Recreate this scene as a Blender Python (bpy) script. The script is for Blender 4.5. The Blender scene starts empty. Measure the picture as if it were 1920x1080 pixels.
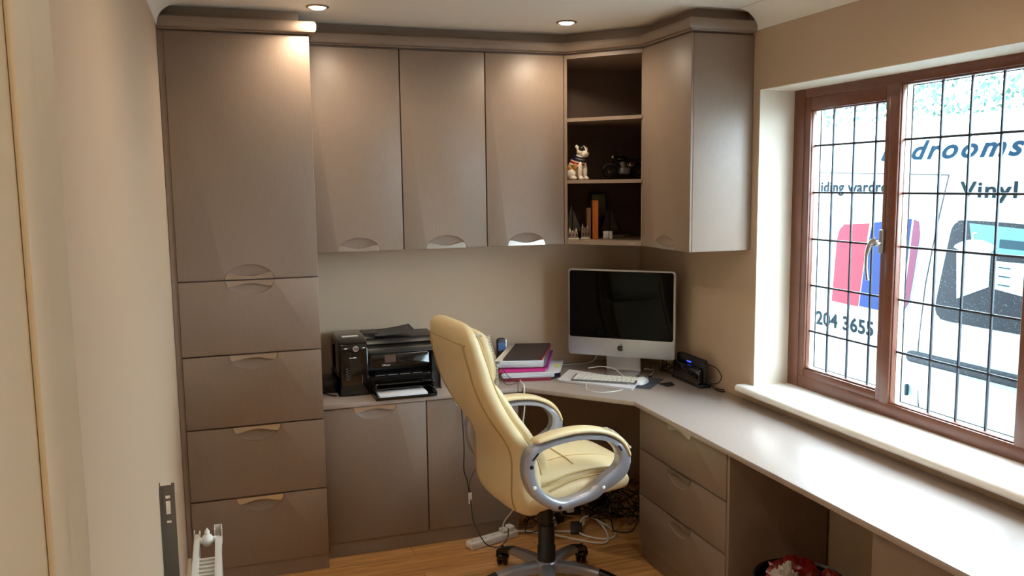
import bpy, bmesh, math, random
from mathutils import Vector, Matrix, noise
C = bpy.context.scene.collection
PI = math.pi
random.seed(7)

# ------------------------------------------------------------------ camera
YAW, PITCH, ROLL = 0.3231, -0.1204, -0.0121
fw = Vector((math.sin(YAW)*math.cos(PITCH), math.cos(YAW)*math.cos(PITCH), math.sin(PITCH)))
rt0 = Vector((math.cos(YAW), -math.sin(YAW), 0)); up0 = rt0.cross(fw)
rt = rt0*math.cos(ROLL) + up0*math.sin(ROLL); up = -rt0*math.sin(ROLL) + up0*math.cos(ROLL)
cam = bpy.data.objects.new('camera', bpy.data.cameras.new('camera'))
C.objects.link(cam)
M = Matrix((rt, up, -fw)).transposed().to_4x4(); M.translation = (0.403, -4.478, 1.785)
cam.matrix_world = M
cam.data.sensor_width = 36; cam.data.lens = 1599.6/1920*36
cam.data.clip_start = 0.02
bpy.context.scene.camera = cam

# ------------------------------------------------------------------ view, sky, lamp powers
sc = bpy.context.scene
sc.view_settings.view_transform = 'Standard'; sc.view_settings.look = 'None'
sc.view_settings.gamma = 1; sc.view_settings.use_curve_mapping = False
sc.view_settings.exposure = 0.46
SKY = 16.0
SPOT_W = 14.5
HALL_FILL_W = 34.0
w = bpy.data.worlds.new('sky'); sc.world = w; w.use_nodes = True
bg = w.node_tree.nodes['Background']
bg.inputs[0].default_value = (0.70, 0.87, 1.0, 1); bg.inputs[1].default_value = SKY

# ------------------------------------------------------------------ helpers
def lin(c):
    c = c/255.0
    return c/12.92 if c <= .04045 else ((c+.055)/1.055)**2.4
def rgb(r, g, b): return (lin(r), lin(g), lin(b), 1)

def mat(name, col, rough=.5, metal=0, bump=0, bscale=200, vec_scale=(1,1,1), var=0, vscale=8, coat=0, emit=None, estr=0, spec=None, coord='Object', coat_rough=.1):
    m = bpy.data.materials.new(name); m.use_nodes = True
    nt = m.node_tree; N = nt.nodes; L = nt.links; p = N['Principled BSDF']
    p.inputs['Base Color'].default_value = col; p.inputs['Roughness'].default_value = rough; p.inputs['Metallic'].default_value = metal
    if coat: p.inputs['Coat Weight'].default_value = coat; p.inputs['Coat Roughness'].default_value = coat_rough
    if spec is not None: p.inputs['Specular IOR Level'].default_value = spec
    if emit: p.inputs['Emission Color'].default_value = emit; p.inputs['Emission Strength'].default_value = estr
    if bump or var:
        tc = N.new('ShaderNodeTexCoord'); mp = N.new('ShaderNodeMapping'); mp.inputs['Scale'].default_value = vec_scale
        L.new(tc.outputs[coord], mp.inputs['Vector'])
        if bump:
            n = N.new('ShaderNodeTexNoise'); n.inputs['Scale'].default_value = bscale; n.inputs['Detail'].default_value = 3
            L.new(mp.outputs[0], n.inputs['Vector'])
            b = N.new('ShaderNodeBump'); b.inputs['Strength'].default_value = bump; b.inputs['Distance'].default_value = .002
            L.new(n.outputs['Fac'], b.inputs['Height']); L.new(b.outputs[0], p.inputs['Normal'])
        if var:
            n2 = N.new('ShaderNodeTexNoise'); n2.inputs['Scale'].default_value = vscale; n2.inputs['Detail'].default_value = 4
            L.new(mp.outputs[0], n2.inputs['Vector'])
            mx = N.new('ShaderNodeMix'); mx.data_type = 'RGBA'
            mx.inputs[6].default_value = tuple(c*(1-var) for c in col[:3])+(1,)
            mx.inputs[7].default_value = tuple(min(1, c*(1+var)) for c in col[:3])+(1,)
            L.new(n2.outputs['Fac'], mx.inputs[0]); L.new(mx.outputs[2], p.inputs['Base Color'])
    return m

class MB:
    def __init__(s): s.bm = bmesh.new()
    def face(s, vs):
        try: return s.bm.faces.new(vs)
        except ValueError: return None
    def box(s, x0, x1, y0, y1, z0, z1, bev=0, seg=2):
        b = bmesh.new(); bmesh.ops.create_cube(b, size=1)
        for v in b.verts:
            v.co = Vector(((x0+x1)/2+v.co.x*(x1-x0), (y0+y1)/2+v.co.y*(y1-y0), (z0+z1)/2+v.co.z*(z1-z0)))
        if bev: bmesh.ops.bevel(b, geom=b.edges[:], offset=bev, segments=seg, affect='EDGES', profile=.5)
        s.merge(b); return s
    def merge(s, b, mtx=None):
        if mtx is not None: b.transform(mtx)
        me = bpy.data.meshes.new('t'); b.to_mesh(me); b.free(); s.bm.from_mesh(me); bpy.data.meshes.remove(me)
    def prism(s, poly, axis, d0, d1, bev=0, seg=2):
        # poly: 2-D points; axis 0: (y,z), 1: (x,z), 2: (x,y)
        b = bmesh.new()
        def P(a, c, d):
            return (d, a, c) if axis == 0 else (a, d, c) if axis == 1 else (a, c, d)
        v0 = [b.verts.new(P(a, c, d0)) for a, c in poly]; v1 = [b.verts.new(P(a, c, d1)) for a, c in poly]
        b.faces.new(v0[::-1]); b.faces.new(v1)
        n = len(poly)
        for i in range(n): b.faces.new((v0[i], v0[(i+1) % n], v1[(i+1) % n], v1[i]))
        bmesh.ops.recalc_face_normals(b, faces=b.faces[:])
        if bev:
            es = [e for e in b.edges if len(e.link_faces) == 2 and e.calc_face_angle(0) > .6]
            bmesh.ops.bevel(b, geom=es, offset=bev, segments=seg, affect='EDGES', profile=.5)
        s.merge(b); return s
    def ring(s, outer, inner, axis, d0, d1):
        b = bmesh.new()
        def P(a, c, d):
            return (d, a, c) if axis == 0 else (a, d, c) if axis == 1 else (a, c, d)
        n = len(outer)
        r = [[b.verts.new(P(a, c, d)) for a, c in poly] for poly, d in ((outer, d0), (inner, d0), (inner, d1), (outer, d1))]
        for k in range(4):
            for i in range(n):
                b.faces.new((r[k][i], r[k][(i+1) % n], r[(k+1) % 4][(i+1) % n], r[(k+1) % 4][i]))
        bmesh.ops.recalc_face_normals(b, faces=b.faces[:])
        s.merge(b); return s
    def loft(s, secs, cap=True, closed=True):
        b = bmesh.new(); rows = [[b.verts.new(p) for p in sec] for sec in secs]
        n = len(rows[0])
        for a, c in zip(rows[:-1], rows[1:]):
            for i in range(n if closed else n-1): b.faces.new((a[i], a[(i+1) % n], c[(i+1) % n], c[i]))
        if cap: b.faces.new(rows[0][::-1]); b.faces.new(rows[-1])
        bmesh.ops.recalc_face_normals(b, faces=b.faces[:])
        s.merge(b); return s
    def tube(s, pts, r, seg=8, closed=False, smooth=0):
        pts = [Vector(p) for p in pts]
        if smooth: pts = crom(pts, smooth, closed)
        n = len(pts); secs = []; nrm = None
        for i in range(n):
            if closed: t = pts[(i+1) % n]-pts[i-1]
            else: t = pts[min(i+1, n-1)]-pts[max(i-1, 0)]
            t = t.normalized() if t.length > 0 else Vector((0, 0, 1))
            if nrm is None:
                nrm = t.orthogonal().normalized()
            nrm = (nrm - t*nrm.dot(t)); nrm = nrm.normalized() if nrm.length > 1e-6 else t.orthogonal().normalized()
            bn = t.cross(nrm); rr = r[i*(len(r)-1)//max(1, n-1)] if isinstance(r, (list, tuple)) else r
            secs.append([pts[i]+(nrm*math.cos(2*PI*k/seg)+bn*math.sin(2*PI*k/seg))*rr for k in range(seg)])
        if closed: secs.append(secs[0]); s.loft(secs, cap=False); bmesh.ops.remove_doubles(s.bm, verts=s.bm.verts[:], dist=1e-6)
        else: s.loft(secs)
        return s
    def lathe(s, prof, c=(0, 0, 0), seg=24, axis=(0, 0, 1)):
        q = Vector((0, 0, 1)).rotation_difference(Vector(axis)); c = Vector(c); secs = []
        for r, h in prof:
            r = max(r, 1e-5)
            secs.append([c+q @ Vector((r*math.cos(2*PI*k/seg), r*math.sin(2*PI*k/seg), h)) for k in range(seg)])
        return s.loft(secs)
    def ell(s, c, r, rot=None, seg=20, rings=12):
        b = bmesh.new(); bmesh.ops.create_uvsphere(b, u_segments=seg, v_segments=rings, radius=1)
        mtx = Matrix.Translation(Vector(c)) @ (rot.to_4x4() if rot is not None else Matrix()) @ Matrix.Diagonal((r[0], r[1], r[2], 1))
        s.merge(b, mtx); return s
    def bar(s, a, c, wd, th, up=(0, 0, 1)):
        a = Vector(a); c = Vector(c); d = (c-a).normalized(); u = Vector(up); sd = d.cross(u).normalized(); u = sd.cross(d)
        secs = [[p+sd*wd/2*i+u*th/2*j for i, j in ((-1, -1), (1, -1), (1, 1), (-1, 1))] for p in (a, c)]
        return s.loft(secs)
    def quad(s, p, th):
        p = [Vector(q) for q in p]; n = Vector((0, 0, th))
        return s.loft([p, [q+n for q in p]])

def crom(pts, k, closed=False):
    pts = [Vector(p) for p in pts]; n = len(pts); out = []
    for i in range(n if closed else n-1):
        if closed: p0, p1, p2, p3 = pts[i-1], pts[i], pts[(i+1) % n], pts[(i+2) % n]
        else: p0, p1, p2, p3 = pts[max(i-1, 0)], pts[i], pts[i+1], pts[min(i+2, n-1)]
        for j in range(k):
            t = j/k
            out.append(.5*((2*p1)+(-p0+p2)*t+(2*p0-5*p1+4*p2-p3)*t*t+(-p0+3*p1-3*p2+p3)*t**3))
    if not closed: out.append(pts[-1])
    return out
def crom2(pts, k, closed=False): return [(p.x, p.y) for p in crom([(a, b, 0) for a, b in pts], k, closed)]

ROOTM = {}
def thing(name, label, cat, loc=(0, 0, 0), rz=0, group=None):
    o = bpy.data.objects.new(name, None); C.objects.link(o); o.empty_display_size = .05
    o.location = loc; o.rotation_euler = (0, 0, rz); o['label'] = label; o['category'] = cat
    if group: o['group'] = group
    ROOTM[o] = Matrix.Translation(Vector(loc)) @ Matrix.Rotation(rz, 4, 'Z')
    return o
def rootm(o):
    while o.parent is not None: o = o.parent
    return ROOTM.get(o, Matrix())
def obj(name, mb, m, parent=None, world=True, angle=35, label=None, loc=None, kind=None):
    """link a mesh; world=True: the vertices are in world space and get moved into the thing's own space"""
    bm = mb.bm if isinstance(mb, MB) else mb
    if parent is not None and world: bm.transform(rootm(parent).inverted())
    if parent is None and loc is not None: bm.transform(Matrix.Translation(-Vector(loc)))
    me = bpy.data.meshes.new(name); bm.to_mesh(me); bm.free()
    for mm in (m if isinstance(m, (list, tuple)) else [m]): me.materials.append(mm)
    for p in me.polygons: p.use_smooth = True
    me.set_sharp_from_angle(angle=math.radians(angle))
    o = bpy.data.objects.new(name, me); C.objects.link(o)
    if loc is not None and parent is None: o.location = loc
    if parent is not None: o.parent = parent
    if label: o['label'] = label
    if kind: o['kind'] = kind
    return o
def single(name, mb, m, label, cat, group=None, kind=None, loc=None, angle=35):
    if loc is None:
        bb = mb.bm.verts; xs = [v.co for v in bb]
        loc = (sum(v.x for v in xs)/len(xs), sum(v.y for v in xs)/len(xs), min(v.z for v in xs))
    o = obj(name, mb, m, None, loc=loc, angle=angle); o['label'] = label; o['category'] = cat
    if group: o['group'] = group
    if kind: o['kind'] = kind
    return o
def struct(name, mb, m, parent=None, angle=35):
    o = obj(name, mb, m, parent, angle=angle)
    if parent is None: o['kind'] = 'structure'
    return o
def structroot(name):
    o = bpy.data.objects.new(name, None); C.objects.link(o); o['kind'] = 'structure'; ROOTM[o] = Matrix(); return o

def textbm(s, size, mtx, extrude=.0006, shear=0, offset=0, align='LEFT', spacing=1):
    cu = bpy.data.curves.new('txt', 'FONT'); cu.body = s; cu.size = size; cu.extrude = extrude; cu.shear = shear
    cu.offset = offset; cu.align_x = align; cu.space_character = spacing; cu.resolution_u = 4
    o = bpy.data.objects.new('txt', cu); C.objects.link(o)
    dg = bpy.context.evaluated_depsgraph_get(); me = bpy.data.meshes.new_from_object(o.evaluated_get(dg))
    b = bmesh.new(); b.from_mesh(me); b.transform(mtx)
    bpy.data.objects.remove(o); bpy.data.curves.remove(cu); bpy.data.meshes.remove(me)
    mb = MB(); mb.bm.free(); mb.bm = b; return mb
def frame(origin, u, v):
    u = Vector(u).normalized(); v = Vector(v).normalized(); n = u.cross(v)
    m = Matrix((u, v, n)).transposed().to_4x4(); m.translation = Vector(origin); return m

# ------------------------------------------------------------------ materials
def cab_mat(name, col, rough, stretch, streak=.10):
    m = mat(name, col, rough, var=streak, vscale=60, vec_scale=stretch, bump=.25, bscale=90)
    return m
M_CAB = cab_mat('taupe_woodgrain', rgb(144, 125, 110), .40, (6, 6, .35))
M_CABIN = mat('cabinet_inside', rgb(122, 104, 92), .55, var=.06, vscale=20)
M_TOP = cab_mat('worktop_grain', rgb(172, 158, 148), .30, (6, .5, 6), .07)
M_TOP.node_tree.nodes['Principled BSDF'].inputs['Coat Weight'].default_value = .75; M_TOP.node_tree.nodes['Principled BSDF'].inputs['Coat Roughness'].default_value = .22
def pores(m, sx, sy):
    nt = m.node_tree; N = nt.nodes; L = nt.links; p = N['Principled BSDF']
    tc = N.new('ShaderNodeTexCoord'); mp = N.new('ShaderNodeMapping'); mp.inputs['Scale'].default_value = (sx, sy, 1)
    L.new(tc.outputs['Object'], mp.inputs['Vector'])
    n = N.new('ShaderNodeTexNoise'); n.inputs['Scale'].default_value = 1; n.inputs['Detail'].default_value = 2; L.new(mp.outputs[0], n.inputs['Vector'])
    cr = N.new('ShaderNodeValToRGB'); cr.color_ramp.elements[0].position = .71; cr.color_ramp.elements[1].position = .74
    L.new(n.outputs['Fac'], cr.inputs[0])
    src = p.inputs['Base Color'].links[0].from_socket
    mx = N.new('ShaderNodeMix'); mx.data_type = 'RGBA'; mx.inputs[7].default_value = rgb(110, 95, 86)
    L.new(cr.outputs[0], mx.inputs[0]); L.new(src, mx.inputs[6]); L.new(mx.outputs[2], p.inputs['Base Color'])
pores(M_TOP, 230, 22)
M_METAL = mat('satin_metal', rgb(206, 198, 188), .3, .88)
M_WALL = mat('beige_paint', rgb(200, 175, 148), .75, bump=.08, bscale=300)
M_CEIL = mat('white_ceiling_paint', rgb(240, 234, 224), .8)
M_REVEAL = mat('cream_paint', rgb(226, 214, 196), .7)
M_CREAM = mat('cream_gloss_paint', rgb(222, 208, 180), .45)
M_SILL = mat('cream_sill_gloss', rgb(246, 240, 230), .25, coat=.3)
M_BLACK = mat('black_plastic', rgb(20, 20, 22), .35)
M_BLACKG = mat('black_gloss', rgb(10, 10, 12), .08, coat=.5)
M_DGREY = mat('dark_grey_plastic', rgb(58, 60, 62), .45)
M_WHITE = mat('white_plastic', rgb(232, 230, 224), .35)
M_PAPER = mat('paper_white', rgb(222, 222, 226), .8, var=.05, vscale=30)
M_CHROME = mat('chrome', rgb(200, 200, 200), .15, 1.0)
M_SILVER = mat('silver_painted_plastic', rgb(172, 172, 178), .33, .55)
M_LEATHER = mat('cream_leather', rgb(222, 200, 154), .42, bump=.35, bscale=45, var=.06, vscale=4)
M_SEAM = mat('leather_seam', rgb(186, 160, 106), .5)
M_ALU = mat('brushed_aluminium', rgb(196, 196, 198), .35, .8)
M_DARKGAP = mat('black_gasket', rgb(12, 10, 9), .7)

def wood_frame():
    m = mat('mahogany_woodgrain', rgb(112, 62, 40), .35, var=.28, vscale=25, vec_scale=(8, 1, 1.2), bump=.2, bscale=60, coat=.25)
    return m
M_WOOD = wood_frame()

def floor_mat():
    m = bpy.data.materials.new('oak_laminate'); m.use_nodes = True
    nt = m.node_tree; N = nt.nodes; L = nt.links; p = N['Principled BSDF']; p.inputs['Roughness'].default_value = .32
    tc = N.new('ShaderNodeTexCoord')
    br = N.new('ShaderNodeTexBrick'); br.inputs['Scale'].default_value = 1; br.inputs['Brick Width'].default_value = 1.2; br.inputs['Row Height'].default_value = .19
    br.inputs['Mortar Size'].default_value = .0012; br.inputs['Color1'].default_value = rgb(224, 176, 116); br.inputs['Color2'].default_value = rgb(206, 154, 94); br.inputs['Mortar'].default_value = rgb(110, 74, 40)
    L.new(tc.outputs['Object'], br.inputs['Vector'])
    mp = N.new('ShaderNodeMapping'); mp.inputs['Scale'].default_value = (1.2, 14, 1); L.new(tc.outputs['Object'], mp.inputs['Vector'])
    n = N.new('ShaderNodeTexNoise'); n.inputs['Scale'].default_value = 3; n.inputs['Detail'].default_value = 6; n.inputs['Distortion'].default_value = .6; L.new(mp.outputs[0], n.inputs['Vector'])
    cr = N.new('ShaderNodeValToRGB'); cr.color_ramp.elements[0].color = (.62, .55, .48, 1); cr.color_ramp.elements[1].color = (1.1, 1.08, 1.05, 1); cr.color_ramp.elements[0].position = .3; cr.color_ramp.elements[1].position = .65
    L.new(n.outputs['Fac'], cr.inputs[0])
    mx = N.new('ShaderNodeMix'); mx.data_type = 'RGBA'; mx.blend_type = 'MULTIPLY'; mx.inputs[0].default_value = 1
    L.new(br.outputs['Color'], mx.inputs[6]); L.new(cr.outputs[0], mx.inputs[7]); L.new(mx.outputs[2], p.inputs['Base Color'])
    return m
M_FLOOR = floor_mat()

def glass_mat():
    m = bpy.data.materials.new('window_glass'); m.use_nodes = True; nt = m.node_tree; N = nt.nodes; L = nt.links
    N.remove(N['Principled BSDF']); out = N['Material Output']
    t = N.new('ShaderNodeBsdfTransparent'); t.inputs[0].default_value = (.97, .99, .99, 1)
    g = N.new('ShaderNodeBsdfGlossy'); g.inputs['Roughness'].default_value = .02; f = N.new('ShaderNodeFresnel'); f.inputs[0].default_value = 1.25
    mx = N.new('ShaderNodeMixShader'); ge = N.new('ShaderNodeNewGeometry'); inv = N.new('ShaderNodeMath'); inv.operation = 'SUBTRACT'; inv.inputs[0].default_value = 1; L.new(ge.outputs['Backfacing'], inv.inputs[1])
    mu = N.new('ShaderNodeMath'); mu.operation = 'MULTIPLY'; L.new(f.outputs[0], mu.inputs[0]); L.new(inv.outputs[0], mu.inputs[1])
    L.new(mu.outputs[0], mx.inputs[0]); L.new(t.outputs[0], mx.inputs[1]); L.new(g.outputs[0], mx.inputs[2]); L.new(mx.outputs[0], out.inputs[0])
    return m
M_GLASS = glass_mat()

# ================================================================== room shell
XL, W, CZ, YE = .172, 2.70, 2.548, -4.03
ZH = 2.76
struct('floor', MB().box(-.9, 2.98, -6.2, .12, -.12, 0), M_FLOOR)
struct('ceiling', MB().box(-.9, 2.98, -6.2, .12, CZ, CZ+.12), M_CEIL)
struct('wall_back', MB().box(XL-.12, W+.28, 0, .12, 0, CZ), M_WALL)
struct('wall_left', MB().box(XL-.12, XL, YE, 0, 0, CZ), M_WALL)
WY0, WY1, WZ0, WZ1 = -2.96, -1.141, .833, 2.195
mb = MB(); mb.box(W, W+.28, YE, 0, 0, WZ0-.028); mb.box(W, W+.28, YE, 0, WZ1, CZ); mb.box(W, W+.28, WY1, 0, WZ0-.028, WZ1); mb.box(W, W+.28, YE, WY0, WZ0-.028, WZ1)
struct('wall_right', mb, M_WALL)
# painted plaster lining of the window reveal
mb = MB(); t = .003
mb.box(W+.002, W+.2, WY1-t, WY1, WZ0, WZ1); mb.box(W+.002, W+.2, WY0, WY0+t, WZ0, WZ1); mb.box(W+.002, W+.2, WY0, WY1, WZ1-t, WZ1)
struct('trim_1', mb, M_REVEAL)
# end wall with the doorway the picture is taken through, and the hall behind it
JX0, JX1, JZ = .33, 1.12, 2.04
mb = MB(); mb.box(-.9, JX0-.0205, YE-.15, YE, 0, CZ); mb.box(JX1+.0205, W+.28, YE-.15, YE, 0, CZ); mb.box(JX0-.02, JX1+.02, YE-.15, YE, JZ+.0205, CZ)
struct('wall_front', mb, M_WALL)
mb = MB(); mb.box(-.9, -.78, -6.2, YE-.15, 0, CZ); mb.box(1.7, 1.82, -6.2, YE-.15, 0, CZ); mb.box(-.9, 1.82, -6.2, -6.08, 0, CZ)
struct('wall_hall', mb, M_WALL)
d1 = structroot('door_1')
l = .0
mb = MB(); mb.box(JX0-.02, JX0, YE-.165, YE+.015, 0, JZ, .003); mb.box(JX1, JX1+.02, YE-.165, YE+.015, 0, JZ, .003); mb.box(JX0-.02, JX1+.02, YE-.165, YE+.015, JZ, JZ+.02, .003)
obj('door_lining', mb, M_CREAM, d1)
mb = MB(); mb.box(JX0, JX0+.003, YE-.085, YE-.05, 0, JZ, .0014); mb.box(JX1-.005, JX1, YE-.085, YE-.05, 0, JZ, .002); mb.box(JX0, JX1, YE-.085, YE-.05, JZ-.005, JZ, .002)
obj('door_stop', mb, M_CREAM, d1)
mb = MB(); mb.box(JX0-.09, JX0-.012, YE, YE+.014, 0, JZ+.08, .004); mb.box(JX1+.012, JX1+.09, YE, YE+.014, 0, JZ+.08, .004); mb.box(JX0-.09, JX1+.09, YE, YE+.014, JZ+.012, JZ+.08, .004)
obj('architrave', mb, M_CREAM, d1)
# coving
def cove(xw, sgn, y0, y1, r=.092):
    poly = [(xw, CZ), (xw, CZ-r)]
    for k in range(0, 11):
        a = k/10*PI/2
        poly.append((xw+sgn*(.006+r-r*math.cos(a))*1.0, CZ-r+r*math.sin(a)*.93))
    poly.append((xw+sgn*(r+.006), CZ))
    return MB().prism(poly, 1, y0, y1)
struct('trim_2', cove(W, -1, YE, -1.12), M_CEIL)
struct('trim_3', cove(XL, 1, YE, -.60), M_CEIL)
struct('baseboard_left', MB().box(XL, XL+.016, YE, -.57, 0, .15, .004), M_CREAM)

# ------------------------------------------------------------------ window sill
mb = MB(); r = .018
poly = [(W+.2, .805), (W+.2, .841), (W-.045, .841)] + [(W-.045-r*math.sin(a*PI/8), .823+r*math.cos(a*PI/8)) for a in range(1, 8)] + [(W-.045, .805)]
mb.prism([p for p in poly], 1, -3.05, -1.085)
struct('trim_4', mb, M_SILL)

# ================================================================== window (mahogany frame, leaded panes)
win = structroot('window_1')
FX0, FX1 = 2.885, 2.95
def rect_frame(mb, y0, y1, z0, z1, wl, wr, wb, wt, x0, x1, bev=.004):
    mb.box(x0, x1, y0, y0+wl, z0, z1, bev); mb.box(x0, x1, y1-wr, y1, z0, z1, bev)
    mb.box(x0, x1, y0+wl, y1-wr, z0, z0+wb, bev); mb.box(x0, x1, y0+wl, y1-wr, z1-wt, z1, bev)
G0, G1 = -2.365, -1.787            # fixed pane
M_LEAD = mat('lead_came', rgb(70, 74, 80), .5, .6)
mb = MB(); rect_frame(mb, WY0, WY1, WZ0+.005, WZ1, .076, .076, .058, .042, FX0, FX1)
obj('outer_frame', mb, M_WOOD, win)
obj('mullion', MB().box(FX0, FX1, G1, -1.737, WZ0+.055, WZ1-.035, .006, 3), M_WOOD, win)
obj('mullion', MB().box(FX0, FX1, -2.417, G0, WZ0+.055, WZ1-.035, .006, 3), M_WOOD, win)
LZ = [1.941, 1.734, 1.525, 1.315, 1.105]
def glazing(parent, y0, y1, z0, z1, ys):
    """inner pane with leads, white spacer bar round the cavity, dark outer edge"""
    obj('glass_pane', MB().box(FX0+.030, FX0+.033, y0, y1, z0, z1), M_GLASS, parent)
    mb = MB()
    for z in LZ: mb.box(FX0+.0275, FX0+.036, y0, y1, z-.0045, z+.0045, .002)
    for y in ys: mb.box(FX0+.0275, FX0+.036, y-.0042, y+.0042, z0, z1, .002)
    obj('lead_bars', mb, M_LEAD, parent)
    mb = MB(); rect_frame(mb, y0, y1, z0, z1, .004, .004, .004, .004, FX0+.034, FX0+.058, 0)
    obj('spacer_bar', mb, M_SPACER, parent)
    mb = MB(); rect_frame(mb, y0+.003, y1-.003, z0+.003, z1-.003, .004, .004, .004, .004, FX0+.058, FX0+.062, 0)
    obj('outer_seal', mb, M_DARKGAP, parent)
M_SPACER = mat('white_spacer', rgb(240, 236, 226), .5)
def sash(y0, y1, handle_side, name='casement_sash'):
    mb = MB(); rect_frame(mb, y0, y1, .890, 2.157, .043, .043, .040, .060, FX0+.003, FX1-.006, .004)
    s_ = obj(name, mb, M_WOOD, win)
    mb = MB(); rect_frame(mb, y0+.041, y1-.041, .928, 2.099, .006, .006, .010, .008, FX0+.012, FX0+.030, .003)
    obj('glazing_bead', mb, M_WOOD, s_)
    glazing(s_, y0+.040, y1-.040, .930, 2.10, [(-1.377 if handle_side < 0 else -2.51)-.1285*k for k in range(3)])
    hy = y0+.031 if handle_side < 0 else y1-.031
    mb = MB(); mb.box(FX0-.010, FX0+.004, hy-.011, hy+.011, 1.495, 1.590, .004); mb.lathe([(.012, 0), (.012, .02), (.008, .026)], (FX0-.010, hy, 1.535), 16, (-1, 0, 0))
    h = obj('handle', mb, M_HANDLE, s_)
    mb = MB(); sg = 1 if handle_side < 0 else -1
    mb.tube([(FX0-.032, hy, 1.550), (FX0-.040, hy+.018*sg, 1.535), (FX0-.042, hy+.034*sg, 1.49), (FX0-.040, hy+.038*sg, 1.44), (FX0-.036, hy+.032*sg, 1.385)], [.012, .010, .008, .007, .0078], 10, smooth=5)
    obj('lever', mb, M_HANDLE, h)
M_HANDLE = mat('polished_handle', rgb(176, 170, 164), .28, .8)
sash(-1.755, -1.212, -1)
sash(-2.890, -2.399, 1)
mb = MB(); rect_frame(mb, G0-.002, G1+.002, .888, 2.156, .008, .008, .014, .010, FX0+.008, FX0+.030, .004)
obj('glazing_bead', mb, M_WOOD, win)
glazing(win, G0, G1, .894, 2.152, (-1.964, -2.094, -2.225))

# ================================================================== cabinets
HW, HH = .105, .066
def door_mesh(wd, ht, th, handle, bev=.0025):
    """front panel in (u, depth, z): front face at depth 0, body behind (+depth)"""
    b = MB(); b.box(0, wd, 0, th, 0, ht, bev)
    if not handle: return b.bm
    zc = 0 if handle == 'bottom' else ht
    cut = MB().ell((wd/2, 0, zc), (HW, .013, HH), seg=40, rings=20)
    me1 = bpy.data.meshes.new('a'); b.bm.to_mesh(me1); me2 = bpy.data.meshes.new('b'); cut.bm.to_mesh(me2)
    o1 = bpy.data.objects.new('a', me1); o2 = bpy.data.objects.new('b', me2); C.objects.link(o1); C.objects.link(o2)
    md = o1.modifiers.new('x', 'BOOLEAN'); md.object = o2; md.operation = 'DIFFERENCE'; md.solver = 'EXACT'
    dg = bpy.context.evaluated_depsgraph_get(); me = bpy.data.meshes.new_from_object(o1.evaluated_get(dg))
    r = bmesh.new(); r.from_mesh(me)
    for o in (o1, o2): bpy.data.objects.remove(o)
    return r
def handle_mesh(wd, ht, handle):
    zc, sg = (0, 1) if handle == 'bottom' else (ht, -1)
    a = HW*.97; hb = HH*.42
    xe = a*math.sqrt(1-(hb/(HH*.97))**2)
    top = []
    n = 24
    for k in range(n+1):
        x = -xe+2*xe*k/n; q = abs(x)/xe
        z = hb*(.48+.52*(math.sin((q**1.15)*PI-PI/2)*.5+.5)) if q < 1 else hb
        top.append((x, z))
    side_r = [(a*math.cos(tt), HH*.97*math.sin(tt)) for tt in [math.asin(hb/(HH*.97))*j/4 for j in (3, 2, 1, 0)]]
    poly = top + side_r + [(-x, z) for x, z in side_r[::-1]]
    poly = [(wd/2+x, zc+sg*max(z, .0006)) for x, z in poly]
    return MB().prism(poly, 1, -.0022, .0012).bm
def front(name, parent, origin, u, n, wd, ht, handle, th=.019, m=None):
    """origin: lower left corner of the front face; u: width direction; n: outward normal"""
    u = Vector(u).normalized(); n = Vector(n).normalized()
    mtx = Matrix((u, -n, Vector((0, 0, 1)))).transposed().to_4x4(); mtx.translation = Vector(origin)
    b = door_mesh(wd, ht, th, handle); b.transform(mtx)
    if mtx.determinant() < 0: bmesh.ops.reverse_faces(b, faces=b.faces[:])
    d = obj(name, b, m or M_CAB, parent, angle=30)
    if handle:
        b = handle_mesh(wd, ht, handle); b.transform(mtx); bmesh.ops.recalc_face_normals(b, faces=b.faces[:])
        obj('handle', b, M_METAL, d)
    return d
g = .0028
# --- tall cabinet with one door and four drawers
DT = .567
t = thing('tall_cabinet', 'tall taupe cabinet against the left wall with one door above four drawers', 'cabinet', (.495, -.28, 0))
obj('carcass', MB().box(.198, .7918, -DT+.021, -.001, .075, 2.44, .001), M_CABIN, t)
obj('filler_panel', MB().box(XL+.002, .197, -DT+.008, -.001, 0, 2.44), M_CAB, t)
front('door', t, (.1985, -DT, 1.3841+g), (1, 0, 0), (0, -1, 0), .5918, 2.4395-1.3841-g, 'bottom')
for z0, z1 in ((1.0528, 1.3841), (.7253, 1.0528), (.3968, .7253), (.0731, .3968)):
    front('drawer', t, (.1985, -DT, z0+g), (1, 0, 0), (0, -1, 0), .5918, z1-z0-2*g, 'top')
obj('plinth', MB().box(.198, .7915, -DT+.012, -DT+.03, 0, .0725), M_CAB, t)
# --- base cabinet under the printer
DB = .467
t = thing('base_cabinet', 'low two-door taupe cabinet under the printer, its left door with a silver pull', 'cabinet', (1.28, -.23, 0))
obj('carcass', MB().box(.793, 1.772, -DB+.021, -.02, .075, .742, .001), M_CABIN, t)
front('door', t, (.7945, -DB, .0731+g), (1, 0, 0), (0, -1, 0), 1.2956-.7945-g, .738-.0731-g, 'top')
front('door', t, (1.2956+g, -DB, .0731+g), (1, 0, 0), (0, -1, 0), 1.772-1.2956-g, .738-.0731-g, 'top')
obj('plinth', MB().box(.793, 1.772, -DB+.012, -DB+.03, 0, .0725), M_CAB, t)
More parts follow.
